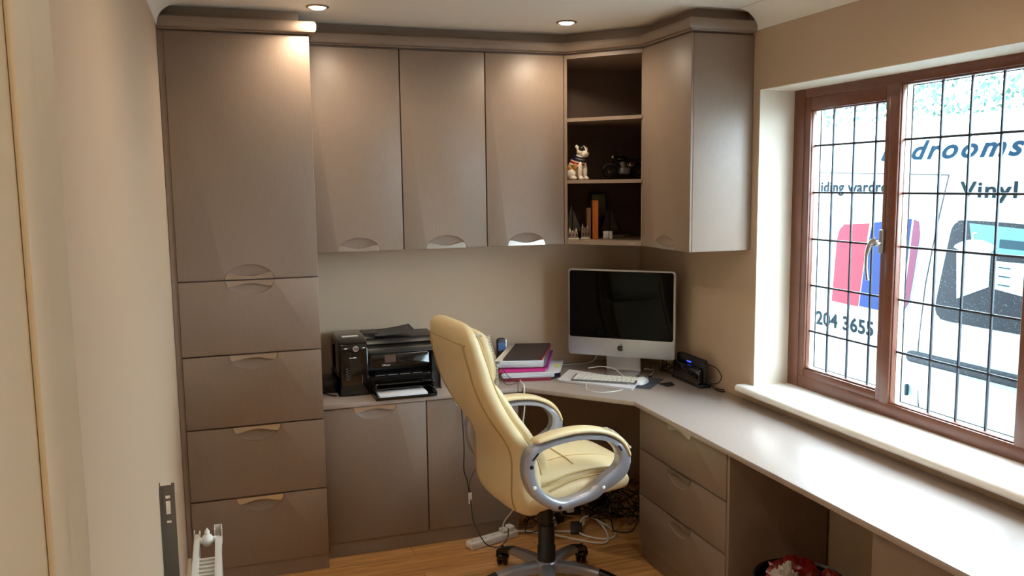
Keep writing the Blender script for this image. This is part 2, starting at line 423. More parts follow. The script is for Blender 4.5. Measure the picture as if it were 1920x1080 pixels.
# --- three wall cabinets
DU, ZB, ZT = .3195, 1.4729, 2.4375
for x0, x1, lb in ((.793, 1.236, 'single-door wall cabinet next to the tall cabinet'),
                   (1.236, 1.6664, 'single-door wall cabinet in the middle of the three over the printer desk'),
                   (1.6664, 2.0905, 'single-door wall cabinet beside the open corner shelves, over the paper pile')):
    t = thing('wall_cabinet', lb, 'wall cabinet', ((x0+x1)/2, 0, ZB))
    obj('carcass', MB().box(x0+.0005, x1-.0005, -DU+.021, -.001, ZB+.001, ZT, .001), M_CAB, t)
    front('door', t, (x0+g, -DU, ZB), (1, 0, 0), (0, -1, 0), x1-x0-2*g, ZT-ZB, 'bottom')
# --- right wall cabinet
XE, YA, YB = 2.3801, -.6331, -1.0966
t = thing('wall_cabinet', 'wall cabinet on the window side with a broad plain end panel', 'wall cabinet', (2.54, -.86, ZB))
obj('carcass', MB().box(XE+.021, W-.002, YB+.018, YA-.0005, ZB+.001, ZT, .001), M_CABIN, t)
obj('end_panel', MB().box(XE+.012, W-.001, YB, YB+.0175, ZB, ZT, .0015), M_CAB, t)
front('door', t, (XE, YA-g, ZB), (0, -1, 0), (-1, 0, 0), abs(YB-YA)-2*g, ZT-ZB, 'bottom')
# --- open corner shelf unit
t = thing('corner_shelf_unit', 'open corner wall unit with shelves of ornaments', 'shelf unit', (2.4, -.3, ZB))
A = Vector((2.091, -DU)); B_ = Vector((XE, YA)); th = .017
def penta(ins=0, front_in=0.0):
    d = (B_-A).normalized(); nn = Vector((-d.y, d.x))      # towards the corner
    if nn.x < 0: nn = -nn
    a = A+nn*front_in; b = B_+nn*front_in
    return [(2.091+ins, -.004-ins), (2.091+ins, a.y-(0)), (b.x+0, YA+ins), (W-.004-ins, YA+ins), (W-.004-ins, -.004-ins)]
obj('side_panel', MB().prism([(2.091, -.003), (2.091, A.y), (2.101, A.y-.0125), (2.107, A.y-.004), (2.107, -.003)], 2, ZB, ZT), M_CAB, t)
obj('side_panel', MB().box(XE+.002, W-.003, YA, YA+.016, ZB, ZT), M_CAB, t)
obj('back_panel', MB().box(2.107, W-.012, -.010, -.002, ZB, ZT), M_CABIN, t)
obj('back_panel', MB().box(W-.011, W-.002, YA+.016, -.002, ZB, ZT), M_CABIN, t)
def shelf_poly():
    d = (B_-A).normalized(); nn = Vector((-d.y, d.x)); nn = nn if nn.x > 0 else -nn
    a = A+d*.012+nn*.001; b = B_-d*.002+nn*.001
    return [(2.107, -.010), (2.107, a.y-.0), (a.x, a.y), (b.x, b.y), (b.x+.012, YA+.016), (W-.012, YA+.016), (W-.012, -.010)]
for nm, z0, z1 in (('bottom_panel', ZB, ZB+.020), ('shelf', 1.788, 1.806), ('shelf', 2.103, 2.121), ('top_panel', ZT-.018, ZT)):
    obj(nm, MB().prism(shelf_poly(), 2, z0, z1), M_CAB, t)
# --- cornices: moulding that runs round the tops, with a recessed frieze up to the ceiling
def cornice_loft(path, prof):
    """path: list of (x,y); prof: list of (out, z); mitred"""
    n = len(path); P = [Vector(p) for p in path]; secs = []
    for i in range(n):
        d0 = (P[i]-P[i-1]).normalized() if i else (P[1]-P[0]).normalized()
        d1 = (P[i+1]-P[i]).normalized() if i < n-1 else d0
        n0 = Vector((d0.y, -d0.x)); n1 = Vector((d1.y, -d1.x)); m = (n0+n1).normalized(); m = m/max(.3, m.dot(n0))
        secs.append([(P[i].x+m.x*o, P[i].y+m.y*o, z) for o, z in prof])
    return MB().loft(secs)
prof = [(-.05, 2.447), (.002, 2.447), (.004, 2.452), (.022, 2.454), (.028, 2.462), (.029, 2.480), (.026, 2.494), (.018, 2.500), (-.05, 2.500)]
frz = [(-.055, 2.500), (-.040, 2.500), (-.040, CZ-.001), (-.055, CZ-.001)]
cap = [(-.05, 2.4405), (-.012, 2.4405), (-.012, 2.447), (-.05, 2.447)]
for path, lb, lc in (([(XL+.003, -DT), (.7918, -DT), (.7918, -DU-.034)], 'square-edged cornice moulding on top of the tall cabinet', (.5, -.5, 2.44)),
                 ([(.795, -DU), (2.094, -DU), (XE, YA-.003), (XE, YB), (W-.003, YB)], 'long angled cornice moulding over the wall cabinets and corner shelves', (1.9, -.4, 2.44))):
    t = thing('cornice', lb, 'cornice', lc)
    obj('moulding', cornice_loft(path, prof), M_CAB, t)
    obj('frieze', cornice_loft(path, frz), M_CAB, t)
    obj('fixing_rail', cornice_loft(path, cap), M_CABIN, t)
# --- drawer units under the long worktop
XD = 2.215
def drawer_unit(y0, y1, lb, side=True):
    t = thing('drawer_unit', lb, 'drawer unit', (2.45, (y0+y1)/2, 0))
    obj('carcass', MB().box(XD+.021, W-.02, y1+.0, y0-.0, .06, .742, .001), M_CAB, t)
    obj('side_panel', MB().box(XD+.004, W-.015, y1-.018, y1-.0005, 0, .742, .001), M_CAB, t)
    for z0, z1 in ((.537, .738), (.318, .537), (.0804, .318)):
        front('drawer', t, (XD, y0-.001, z0+g), (0, -1, 0), (-1, 0, 0), abs(y1-y0)-.002, z1-z0-2*g, 'top')
    obj('plinth', MB().box(XD+.015, XD+.03, y1, y0, 0, .078), M_CAB, t)
drawer_unit(-.943, -1.682, 'three-drawer taupe unit beside the office chair')
drawer_unit(-2.475, -3.3, 'drawer unit at the near end of the worktop, past the knee hole')
# --- worktop
poly = [(.794, -.0005), (.794, -.4823), (1.789, -.4823), (2.1882, -.938), (2.1882, YE+.002), (W-.001, YE+.002), (W-.001, -.0005)]
single('worktop', MB().prism(poly, 2, .743, .765, .0025), M_TOP, 'long L-shaped taupe worktop running under the window and along the back wall', 'worktop', loc=(2.4, -.5, .743))

# ================================================================== ceiling lights
M_LAMP = mat('lamp_lens', rgb(255, 240, 214), .3, emit=(1, .90, .72, 1), estr=28)
def ceiling_light(x, y, lb):
    t = thing('ceiling_light', lb, 'ceiling light', (x, y, CZ), group=None)
    mb = MB(); mb.lathe([(.035, -.0005), (.048, -.0005), (.049, -.003), (.046, -.005), (.038, -.006), (.035, -.003)], (x, y, CZ), 32)
    obj('trim_ring', mb, mat('nickel_ring', rgb(150, 134, 120), .4, .5) if 'nickel_ring' not in bpy.data.materials else bpy.data.materials['nickel_ring'], t)
    obj('lamp_lens', MB().lathe([(.0345, -.0008), (.0345, -.004), (.026, -.010), (.0, -.014)], (x, y, CZ), 32), M_LAMP, t)
    ld = bpy.data.lights.new('spot', 'SPOT'); ld.energy = SPOT_W; ld.color = (1, .82, .62); ld.spot_size = math.radians(168); ld.spot_blend = .75; ld.shadow_soft_size = .034
    lo = bpy.data.objects.new('lamp', ld); C.objects.link(lo); lo.parent = t; lo.location = (0, 0, -.018)
ceiling_light(.822, -.665, 'recessed ceiling spotlight just in front of the tall cabinet')
ceiling_light(1.985, -.615, 'recessed ceiling spotlight in front of the corner shelves')
for x, y, lb in ((.822, -2.5, 'recessed ceiling spotlight halfway down the room on the door side'), (1.985, -2.5, 'recessed ceiling spotlight halfway down the room on the window side')):
    ceiling_light(x, y, lb)
hl = thing('ceiling_light', 'unseen round fill light added on the hall ceiling to brighten the doorway', 'ceiling light', (1.1, -5.0, CZ))  # added lamp, out of view: lights the hall and the door lining
obj('diffuser', MB().lathe([(.13, -.001), (.13, -.03), (.10, -.055), (0, -.06)], (1.1, -5.0, CZ), 32), mat('hall_fill_glow', rgb(255, 244, 225), .4, emit=(1, .86, .66, 1), estr=HALL_FILL_W), hl)
#@@OBJECTS
# ================================================================== office chair
CX, CY = 1.68, -1.10
CR = math.radians(6)
chair = thing('office_chair', 'cream leather high-backed swivel office chair facing the window side of the desk', 'office chair', (CX, CY, 0), CR)
def lo(name, mb, m, parent=chair, angle=40, label=None): return obj(name, mb, m, parent, world=False, angle=angle, label=label)
# -- backrest shell: horizontal rounded sections; (z, rear x, front x, half width)
BK = [(.440, -.200, -.120, .205), (.465, -.235, -.100, .222), (.52, -.256, -.100, .232), (.60, -.257, -.110, .236), (.68, -.255, -.135, .238), (.73, -.266, -.165, .240), (.78, -.292, -.197, .243),
      (.84, -.333, -.240, .246), (.90, -.370, -.276, .249), (.96, -.398, -.308, .250), (1.02, -.420, -.332, .249), (1.08, -.434, -.350, .246),
      (1.13, -.446, -.366, .240), (1.17, -.453, -.378, .232), (1.20, -.456, -.388, .220), (1.225, -.452, -.398, .198), (1.240, -.442, -.406, .165), (1.246, -.432, -.414, .11)]
def bsec(xr, xf, hw, z, n=32, p=3.2, bulge=.012):
    out = []; cx = (xr+xf)/2; hx = (xf-xr)/2
    for k in range(n):
        a = 2*PI*k/n; c, s = math.cos(a), math.sin(a)
        x = hx*math.copysign(abs(c)**(2/p), c); y = hw*math.copysign(abs(s)**(2/(p+1.0)), s)
        if c < 0: x -= bulge*(1-(y/hw)**2)
        out.append((cx+x, y, z))
    return out
def interp(tab, n):
    pts = crom([(a[0], a[1], a[2]) for a in tab], n); w_ = crom([(a[3], 0, 0) for a in tab], n)
    return [(p.x, p.y, p.z, q.x) for p, q in zip(pts, w_)]
def secpt(xr, xf, hw, a, p=3.2, out=.002):
    cx = (xr+xf)/2; hx = (xf-xr)/2; c, s_ = math.cos(a), math.sin(a)
    x = hx*math.copysign(abs(c)**(2/p), c); y = hw*abs(s_)**(2/(p+1.0))
    return cx+x*(1+out/abs(hx)), y+out*.3
lo('backrest', MB().loft([bsec(xr, xf, hw, z) for z, xr, xf, hw in interp(BK, 3)]), M_LEATHER)
fine = interp(BK, 3)
for sg in (-1, 1):
    mb = MB()
    q = [(secpt(xr, xf, hw, 2.45), z) for z, xr, xf, hw in fine if .455 < z < 1.172]; mb.tube([(p[0]-.004, sg*p[1], z) for p, z in q], .0035, 6)
    q = [(secpt(xr, xf, hw, .80), z) for z, xr, xf, hw in fine if .60 < z < 1.205]; mb.tube([(p[0], sg*p[1], z) for p, z in q], .005, 6)
    lo('piping', mb, M_SEAM)
mb = MB(); zz = 1.168
mb.tube([(-.4505-.0125*(1-(y/.20)**2), y, zz+.006*(1-(y/.23)**2)) for y in [-.205+.041*k for k in range(11)]], .0042, 6); lo('piping', mb, M_SEAM)
# front cushions on the back: headrest and ribbed lumbar part
def cushion(tab, hw0, rib, name):
    secs = []
    for z, xb, xf, hw in interp(tab, 5):
        sec = []
        n = 40
        for k in range(n):
            a = 2*PI*k/n; c, s = math.cos(a), math.sin(a)
            y = hw*math.copysign(abs(s)**.62, s); x = (xf-xb)/2*math.copysign(abs(c)**.62, c)+(xf+xb)/2
            if c > .2: x += rib*abs(math.sin(y/hw*PI*2.5))
            sec.append((x, y, z))
        secs.append(sec)
    return lo(name, MB().loft(secs), M_LEATHER)
cushion([(1.0, -.36, -.335, .08), (1.005, -.36, -.300, .165), (1.05, -.37, -.290, .182), (1.10, -.38, -.300, .188), (1.15, -.39, -.312, .187), (1.19, -.395, -.330, .180), (1.21, -.40, -.355, .160), (1.218, -.40, -.38, .10)], .17, .002, 'headrest_cushion')
cushion([(.585, -.15, -.10, .10), (.60, -.16, -.055, .17), (.66, -.16, -.070, .185), (.72, -.19, -.108, .188), (.78, -.21, -.150, .188), (.85, -.26, -.200, .186), (.92, -.30, -.248, .184), (.975, -.33, -.285, .178), (.997, -.34, -.305, .15), (1.002, -.35, -.33, .08)], .17, .006, 'lumbar_cushion')
# worn, creased leather along the top edge
mb = MB(); random.seed(3)
for k in range(26):
    y = -.215+random.random()*.07; x = -.44+.05*random.random(); mb.tube([(x, y, 1.196+.012*random.random()), (x+.012, y+.008, 1.208), (x+.02, y+.002, 1.202)], .0022, 5)
for k in range(34):
    f_ = k/33; z = 1.195-.20*f_; xf = -.328+.036*min(1, f_*1.6)
    mb.tube([(xf-.020, -.186+.003*f_, z), (xf-.010, -.182, z+.002*random.random()), (xf-.004, -.174, z)], .0013, 5)
lo('worn_patch', mb, mat('cracked_leather', rgb(196, 186, 160), .7), label='cracked and peeling leather along the edge of the headrest')
# -- seat
def ssec(x, zb, zt, hw, n=32, p=3.0, crown=0):
    out = []; cz = (zb+zt)/2; hz = (zt-zb)/2
    for k in range(n):
        a = 2*PI*k/n; c, s = math.cos(a), math.sin(a)
        y = hw*math.copysign(abs(c)**(2/(p+2)), c); z = hz*math.copysign(abs(s)**(2/p), s)
        if s > 0: z += crown*(1-(y/hw)**2)
        out.append((x, y, cz+z))
    return out
SB = [(-.20, .440, .54, .215), (-.17, .436, .56, .240), (-.09, .452, .572, .256), (.0, .465, .588, .262), (.086, .475, .592, .264), (.17, .482, .588, .262), (.235, .486, .582, .256), (.265, .492, .572, .246), (.281, .508, .558, .228), (.285, .522, .545, .20)]
lo('seat', MB().loft([ssec(a, b, c, d) for a, b, c, d in interp(SB, 4)]), M_LEATHER)
SC = [(-.19, .55, .585, .19), (-.16, .54, .610, .218), (-.06, .54, .622, .228), (.06, .545, .628, .232), (.16, .55, .622, .230), (.24, .553, .608, .222), (.29, .556, .597, .205), (.312, .562, .588, .185), (.318, .570, .580, .15)]
lo('seat_cushion', MB().loft([ssec(a, b, c, d, crown=.006) for a, b, c, d in interp(SC, 4)]), M_LEATHER)
def ztop(x):
    f = interp(SC, 4)
    for a, b in zip(f[:-1], f[1:]):
        if a[0] <= x <= b[0]: return a[2]+(b[2]-a[2])*(x-a[0])/(b[0]-a[0])
    return .59
def ctop(x, y):
    f = interp(SC, 4)
    for a, b in zip(f[:-1], f[1:]):
        if a[0] <= x <= b[0]:
            t_ = (x-a[0])/(b[0]-a[0]); zb, zt, hw = [a[i]+(b[i]-a[i])*t_ for i in (1, 2, 3)]
            c_ = min(1, abs(y)/hw)**2.5; s_ = math.sqrt(max(0, 1-c_*c_)); return (zb+zt)/2+(zt-zb)/2*s_**(2/3)+.006*(1-(y/hw)**2)
    return .58
mb = MB()
for sg in (-1, 1):
    mb.tube([(x, sg*(.105+.25*abs(x-.05)**1.5), ctop(x, .105+.25*abs(x-.05)**1.5)+.0012) for x in [-.09+.02*k for k in range(18)]], .0020, 6)
mb.tube([(.03, y, ctop(.03, y)+.0022) for y in [-.19+.019*k for k in range(21)]], .0020, 6)
lo('seam', mb, M_SEAM)
for sg in (-1, 1):
    mb = MB(); mb.tube([(x, sg*(.250), z) for x, z in ((-.11, .548), (-.09, .556), (0, .580), (.10, .587), (.2, .580), (.245, .571))], .0042, 6, smooth=4)
    mb.tube([(x, sg*(.236), z) for x, z in ((-.11, .578), (-.09, .583), (0, .603), (.10, .608), (.2, .602), (.262, .594))], .0042, 6, smooth=4)
    lo('piping', mb, M_SEAM)
# -- arms
OUT = [(-.213, .768), (-.246, .733), (-.256, .676), (-.244, .616), (-.213, .558), (-.162, .517), (-.111, .488), (-.038, .492), (.062, .508), (.118, .540), (.176, .566), (.210, .591), (.229, .629), (.230, .672), (.196, .722), (.130, .763), (.062, .779), (-.016, .785), (-.104, .780), (-.17, .768)]
INN = [(-.186, .738), (-.205, .709), (-.209, .66), (-.192, .609), (-.157, .566), (-.111, .536), (-.069, .527), (.036, .546), (.095, .590), (.135, .612), (.165, .634), (.178, .665), (.165, .705), (.122, .744), (.060, .760), (-.016, .768), (-.100, .762), (-.15, .753)]
def resample(poly, n):
    P = crom([(a, b, 0) for a, b in poly], 12, True); L = [0]
    for i in range(len(P)): L.append(L[-1]+(P[(i+1) % len(P)]-P[i]).length)
    out = []; j = 0
    for k in range(n):
        s = L[-1]*k/n
        while L[j+1] < s: j += 1
        f = (s-L[j])/(L[j+1]-L[j]+1e-9); q = P[j].lerp(P[(j+1) % len(P)], f); out.append((q.x, q.y))
    return out
PADT_ = [(-.212, .774), (-.204, .790), (-.18, .800), (-.104, .814), (-.016, .818), (.068, .808), (.132, .787), (.197, .745), (.226, .702), (.229, .668), (.220, .664)]
PADB = [(.196, .712), (.128, .757), (.062, .773), (-.016, .779), (-.104, .775), (-.176, .764)]
for sg, nm in ((-1, 'armrest'), (1, 'armrest')):
    y0 = sg*.300
    N_ = 72
    # bevelled ring: three depth layers on each side
    O = resample(OUT, N_); I = resample(INN, N_)
    # align start by nearest
    k0 = min(range(N_), key=lambda k: (I[k][0]-O[0][0])**2+(I[k][1]-O[0][1])**2); I = I[k0:]+I[:k0]
    mid = lambda a, b, f: (a[0]*(1-f)+b[0]*f, a[1]*(1-f)+b[1]*f)
    lay = [(0, -.020), (0, .020), (.18, .027), (.82, .027), (1, .020), (1, -.020), (.82, -.027), (.18, -.027)]
    b = bmesh.new(); R_ = [[b.verts.new((mid(o, i, f)[0], y0+d, mid(o, i, f)[1])) for o, i in zip(O, I)] for f, d in lay]
    for k in range(8):
        for i in range(N_): b.faces.new((R_[k][i], R_[k][(i+1) % N_], R_[(k+1) % 8][(i+1) % N_], R_[(k+1) % 8][i]))
    bmesh.ops.recalc_face_normals(b, faces=b.faces[:])
    arm = lo(nm, b, M_SILVER, angle=50)
    TP = crom2([(-.206, .783), (-.196, .794), (-.165, .803), (-.10, .815), (-.016, .819), (.068, .809), (.132, .788), (.180, .760), (.212, .722), (.228, .685), (.229, .668)], 5)
    BP = crom2([(-.204, .779), (-.188, .779), (-.16, .782), (-.10, .789), (-.016, .794), (.062, .787), (.126, .768), (.166, .744), (.196, .712), (.216, .678), (.224, .664)], 5)
    secs = []
    for i, (tp, bp_) in enumerate(zip(TP, BP)):
        f_ = i/(len(TP)-1); hw = .034*min(1, (math.sin(min(1, f_/.10)*PI/2))**.5 if f_ > 0 else .25)*(1 if f_ < .93 else math.sqrt(max(.15, 1-((f_-.93)/.07)**2*.85)))
        hw = max(hw, .010); cxp, czp = (tp[0]+bp_[0])/2, (tp[1]+bp_[1])/2; dx, dz = (tp[0]-bp_[0])/2, (tp[1]-bp_[1])/2
        sec = []
        for k in range(24):
            a = 2*PI*k/24; c_, s_ = math.cos(a), math.sin(a); cc = math.copysign(abs(c_)**.7, c_); ss = math.copysign(abs(s_)**.7, s_)
            sec.append((cxp+dx*ss, y0+hw*cc, czp+dz*ss))
        secs.append(sec)
    lo('arm_pad', MB().loft(secs), M_LEATHER, arm, angle=60)
    f = sg*.0275
    for x, z in ((-.214, .604), (.098, .556)): lo('screw_cap', MB().ell((x, y0+f, z), (.0085, .004, .0085)), M_WHITE, arm)
    for x, z in ((-.102, .505), (-.226, .690)): lo('screw_hole', MB().ell((x, y0+f, z), (.0085, .002, .0085)), M_BLACK, arm)
    lo('slot', MB().bar((-.222, y0+f*1.0, .716), (-.196, y0+f*1.0, .742), .004, .006), M_BLACK, arm); lo('slot', MB().bar((.168, y0+f, .722), (.184, y0+f, .700), .004, .006), M_BLACK, arm)
mb = MB()
for k in range(40):
    f_ = k/39; x = .10+.125*f_; z = .800-.10*f_**1.6; y = -.30-.030+random.random()*.025
    mb.tube([(x, y, z+.002), (x+.006, y+.006*random.random(), z+.0035), (x+.010, y-.004, z-.003)], .0016, 5)
lo('worn_patch', mb, bpy.data.materials['cracked_leather'], label='cracked pale leather at the front of the near arm pad')
# -- column, mechanism, star base and castors
mb = MB(); mb.box(-.14, .12, -.09, .09, .425, .452, .006); mb.box(-.16, .16, -.20, .20, .450, .470, .006); mb.lathe([(.05, .40), (.07, .43)], (0, 0, 0), 24)
lo('tilt_mechanism', mb, M_BLACK)
lo('gas_lift', MB().lathe([(.040, .085), (.040, .20), (.036, .205), (.036, .30), (.031, .305), (.031, .415)], (0, 0, 0), 28), M_BLACK)
hub = (0, -.0)
base = lo('star_base', MB().lathe([(.05, .075), (.055, .09), (.055, .115), (.046, .135), (.040, .138)], (0, 0, 0), 28), M_SILVER)
PH = math.radians(38)-CR
for k in range(5):
    a = PH+k*2*PI/5; d = Vector((math.cos(a), math.sin(a), 0)); s_ = Vector((-d.y, d.x, 0))
    def arm_secs(r0, r1, n):
        out = []
        for i in range(n+1):
            r = r0+(r1-r0)*i/n; q = (r-.04)/.27; zt = .132-.010*q-.034*q**3; hgt = .042-.018*q; wd = .029-.007*q
            out.append([d*r+s_*(wd*u)+Vector((0, 0, zt+hgt*v)) for u, v in ((-1, -1), (1, -1), (1.0, -.25), (.62, 0), (-.62, 0), (-1.0, -.25))])
        return out
    leg = lo('leg', MB().loft(arm_secs(.035, .245, 8)), M_SILVER, angle=25)
    sec = arm_secs(.236, .335, 5); sec = [[p+Vector((0, 0, .0015)) for p in q] for q in sec]
    sec.append([(p*1.0+d*.006)*1.0 - Vector((0, 0, .008)) for p in sec[-1]])
    lo('end_cap', MB().loft(sec), M_BLACK, leg, angle=25)
    cst = MB(); c = d*.318
    wdir = (s_*.6+d*.8).normalized() if k % 2 else (s_*.9-d*.4).normalized()
    for o in (-.0145, .0145):
        cst.lathe([(.0, -.011), (.020, -.011), (.0285, -.006), (.0305, 0), (.0285, .006), (.020, .011), (0, .011)], c+wdir*o+Vector((0, 0, .0305)), 24, wdir)
    cst.ell(c+Vector((0, 0, .046)), (.034, .034, .024)); cst.lathe([(.008, .05), (.008, .09)], c, 12)
    lo('castor', cst, M_BLACKG)

# ================================================================== desktop computer
MX, MY, MA = 2.38, -.39, math.radians(-42)
t = thing('desktop_computer', 'silver all-in-one desktop computer with a black screen on the corner of the desk', 'computer', (MX, MY, .765), MA)
def o2(name, mb, m, parent=None, **k): return obj(name, mb, m, parent or t, world=False, **k)
def rrect(x0, x1, z0, z1, r, n=6):
    out = []
    for cx, cz, a0 in ((x1-r, z1-r, 0), (x0+r, z1-r, PI/2), (x0+r, z0+r, PI), (x1-r, z0+r, 1.5*PI)):
        for k in range(n+1): a = a0+PI/2*k/n; out.append((cx+r*math.cos(a), cz+r*math.sin(a)))
    return out
z0 = .860-.765; z1 = z0+.470
o2('casing', MB().prism(rrect(-.295, .295, z0, z1, .018), 1, 0, .028, .003), M_ALU)
mb = MB(); mb.prism(rrect(-.25, .25, z0+.03, z1-.04, .10), 1, .026, .05, .012, 3); o2('rear_housing', mb, M_BLACK)
scr = o2('screen', MB().prism(rrect(-.2855, .2855, z0+.098, z1-.009, .012), 1, -.0012, .004), mat('screen_glass', rgb(3, 3, 4), .03, spec=.09))
# apple mark with a bite and a leaf
ap = [(0, .012), (.006, .0145), (.0125, .012), (.0145, .007), (.0105, .003), (.0105, -.002), (.0148, -.0065), (.0115, -.0135), (.0065, -.0165), (0, -.0150), (-.0065, -.0165), (-.0125, -.0125), (-.0160, -.004), (-.0155, .006), (-.0115, .012), (-.006, .0142)]
mb = MB(); mb.prism([(x, z+z0+.048) for x, z in crom2(ap, 3, True)], 1, -.0012, .001)
mb.prism([(x, z+z0+.048) for x, z in crom2([(0, .0165), (.001, .0215), (.0065, .0245), (.006, .0195)], 3, True)], 1, -.0012, .001)
o2('logo', mb, M_BLACK)
secs = []
for z, y, h in ((.24, .05, .085), (.16, .052, .09), (.08, .056, .096), (.02, .064, .10), (.008, .062, .10), (.0065, .03, .10), (.006, -.10, .10)):
    pass
mb = MB()
prof = crom2([(.052, .26), (.056, .12), (.064, .03), (.058, .010), (.03, .006), (-.115, .005)], 5); off = crom2([(.060, .262), (.064, .12), (.073, .03), (.064, .0), (.03, 0), (-.115, 0)], 5)
mb.prism(prof+off[::-1], 0, -.095, .095, .001)
o2('stand', mb, M_ALU)
cable = lambda name, pts, r, m, lb, cat='cable', grp=None, sm=6: single(name, MB().tube(pts, r, 8, smooth=sm), m, lb, cat, group=grp, loc=tuple(pts[0]))
cable('power_cable', [(2.40, -.10, .90), (2.385, -.07, .80), (2.34, -.065, .7695), (2.24, -.07, .7690), (2.15, -.06, .769), (2.08, -.03, .769)], .0035, M_WHITE, 'white cable curving across the desk behind the computer\'s left side')

# ---- papers under the keyboard, keyboard, mouse, mat
mb = MB()
for k in range(7):
    o = [random.uniform(-.004, .004) for _ in range(8)]
    mb.quad([(2.00+o[0], -.435+o[1], .7655+k*.0019), (2.27+o[2], -.752+o[3], .7655+k*.0019), (2.385+o[4], -.600+o[5], .7655+k*.0019), (2.155+o[6], -.225+o[7], .7655+k*.0019)], .0016)
single('paper_stack', mb, M_PAPER, 'loose stack of white papers under the keyboard', 'papers')
KM = frame((2.052, -.490, .787), (2.276-2.052, -.66+.490, 0), (.170/.28*1.0, .224/.28, 0))
kl = .335
kt = thing('keyboard', 'slim silver keyboard with white keys lying on papers in front of the computer', 'keyboard', (2.052, -.490, .7805), math.atan2(-.66+.490, 2.276-2.052))
o3 = lambda name, mb, m, **k: obj(name, mb, m, kt, world=False, **k)
secs = [[(0, y, z) for y, z in ((0, 0), (.115, .002), (.115, .014), (0, .0065))], [(kl, y, z) for y, z in ((0, 0), (.115, .002), (.115, .014), (0, .0065))]]
o3('keyboard_body', MB().loft(secs), mat('keyboard_tray', rgb(128, 128, 130), .4, .6))
rows = [14, 14, 13, 12, 12]
nkey = 0
for r_, n in enumerate(rows):
    y = .010+r_*.0205; wk = (kl-.016)/n
    for k in range(n):
        x = .008+k*wk; zt = .0065+y*.0652
        mb = MB()
        if r_ == 0:
            if 4 <= k <= 7: continue
        mb.box(x+.0012, x+wk-.0012, y, y+.0175, zt, zt+.003, .0008, 1)
        o3('key', mb, M_WHITE); nkey += 1
o3('space_bar', MB().box(.008+4*(kl-.016)/14+.001, .008+8*(kl-.016)/14-.001, .010, .0275, .0075, .0105, .0008, 1), M_WHITE)
single('mouse_mat', MB().prism([(2.300, -.690), (2.370, -.750), (2.535, -.585), (2.425, -.430), (2.392, -.47), (2.40, -.60)], 2, .7655, .7685, .0012), mat('slate_mat', rgb(62, 70, 80), .6), 'dark grey mouse mat partly under the papers', 'mouse mat')
mt = thing('computer_mouse', 'white oval computer mouse on the dark mat', 'mouse', (2.385, -.625, .769), math.radians(-50))
secs = []
for x, hw, h in ((-.056, .012, .008), (-.052, .022, .016), (-.04, .029, .024), (-.015, .031, .031), (.015, .031, .031), (.04, .028, .022), (.052, .020, .014), (.056, .010, .007)):
    secs.append([(hw*math.copysign(abs(math.cos(a))**.8, math.cos(a)), x, .0005+max(0, h*math.sin(a)) if math.sin(a) > 0 else .0005) for a in [2*PI*k/24 for k in range(24)]])
obj('shell', MB().loft(secs), mat('white_gloss_plastic', rgb(240, 240, 240), .15, coat=.6), mt, world=False, angle=70)
cable('mouse_cable', [(2.425, -.585, .776), (2.47, -.53, .7715), (2.53, -.465, .7715), (2.575, -.40, .7715), (2.565, -.345, .773), (2.535, -.365, .776), (2.555, -.405, .779), (2.60, -.36, .7725), (2.63, -.28, .7715)], .002, M_WHITE, 'thin white cable looping from the mouse towards the wall')
cable('keyboard_cable', [(2.22, -.33, .800), (2.30, -.335, .803), (2.335, -.415, .803), (2.32, -.52, .800), (2.315, -.60, .794), (2.30, -.66, .785), (2.255, -.705, .7700), (2.19, -.735, .7685), (2.12, -.735, .7685), (2.08, -.70, .7685), (2.075, -.64, .7685), (2.09, -.60, .787)], .002, M_WHITE, 'thin white cable looping over the keyboard and down the front of the papers')
single('usb_plug', MB().box(2.470, 2.500, -.525, -.512, .7690, .7750, .001), M_BLACK, 'small black plug lying behind the white mouse', 'plug')
cd = MB(); cd.quad([(2.462, -.668, .7655), (2.470, -.742, .7655), (2.522, -.725, .7655), (2.540, -.662, .7655)], .004)
single('memory_card_wallet', cd, M_BLACK, 'small flat black card on the desk in front of the router', 'card')

# ---- router
rt_ = thing('router', 'black upright internet hub with a blue light against the right wall', 'router', (2.63, -.69, .765))
y0, y1 = -.83, -.555
mb = MB(); pl = rrect(y0, y1, .775, .905, .022); mb.prism(pl, 0, 2.628, 2.652, .005); obj('rear_housing', mb, M_BLACK, rt_)
mb = MB(); pl = rrect(y0+.012, y1-.0, .778, .862, .015); mb.prism(pl, 0, 2.606, 2.629, .004); obj('front_cover', mb, M_BLACKG, rt_)
obj('foot', MB().box(2.604, 2.668, y0-.005, y1+.005, .7655, .781, .004), M_BLACK, rt_)
M_BLUE = mat('blue_led', rgb(40, 60, 255), .4, emit=(.03, .06, 1, 1), estr=2.2)
obj('indicator_light', MB().box(2.6255, 2.6275, -.705, -.665, .871, .877, .0006), M_BLUE, rt_)
for k, lb in enumerate(('upper black cable looping out of the router', 'lower black cable coiled on the desk beside the router')):
    pts = [(2.655, -.80, .88), (2.675, -.86, .872), (2.683, -.90, .835), (2.675, -.885, .800), (2.66, -.85, .79), (2.655, -.832, .795)] if k == 0 else [(2.655, -.825, .80), (2.672, -.85, .772), (2.655, -.905, .769), (2.672, -.945, .769), (2.688, -.90, .769), (2.67, -.86, .769), (2.66, -.90, .774), (2.680, -.93, .776)]
    cable('router_cable', pts, .0025, M_BLACK, lb)
mb = MB(); random.seed(5)
for k in range(4):
    c = Vector((2.645, -.47, .80)); mb.tube([c+Vector((random.uniform(-.03, .03), random.uniform(-.08, .08), random.uniform(-.03, .05))) for _ in range(6)], .0025, 6, smooth=4)
single('cable_tangle', mb, M_BLACK, 'dark tangle of leads behind the computer and router', 'cables', kind='stuff')

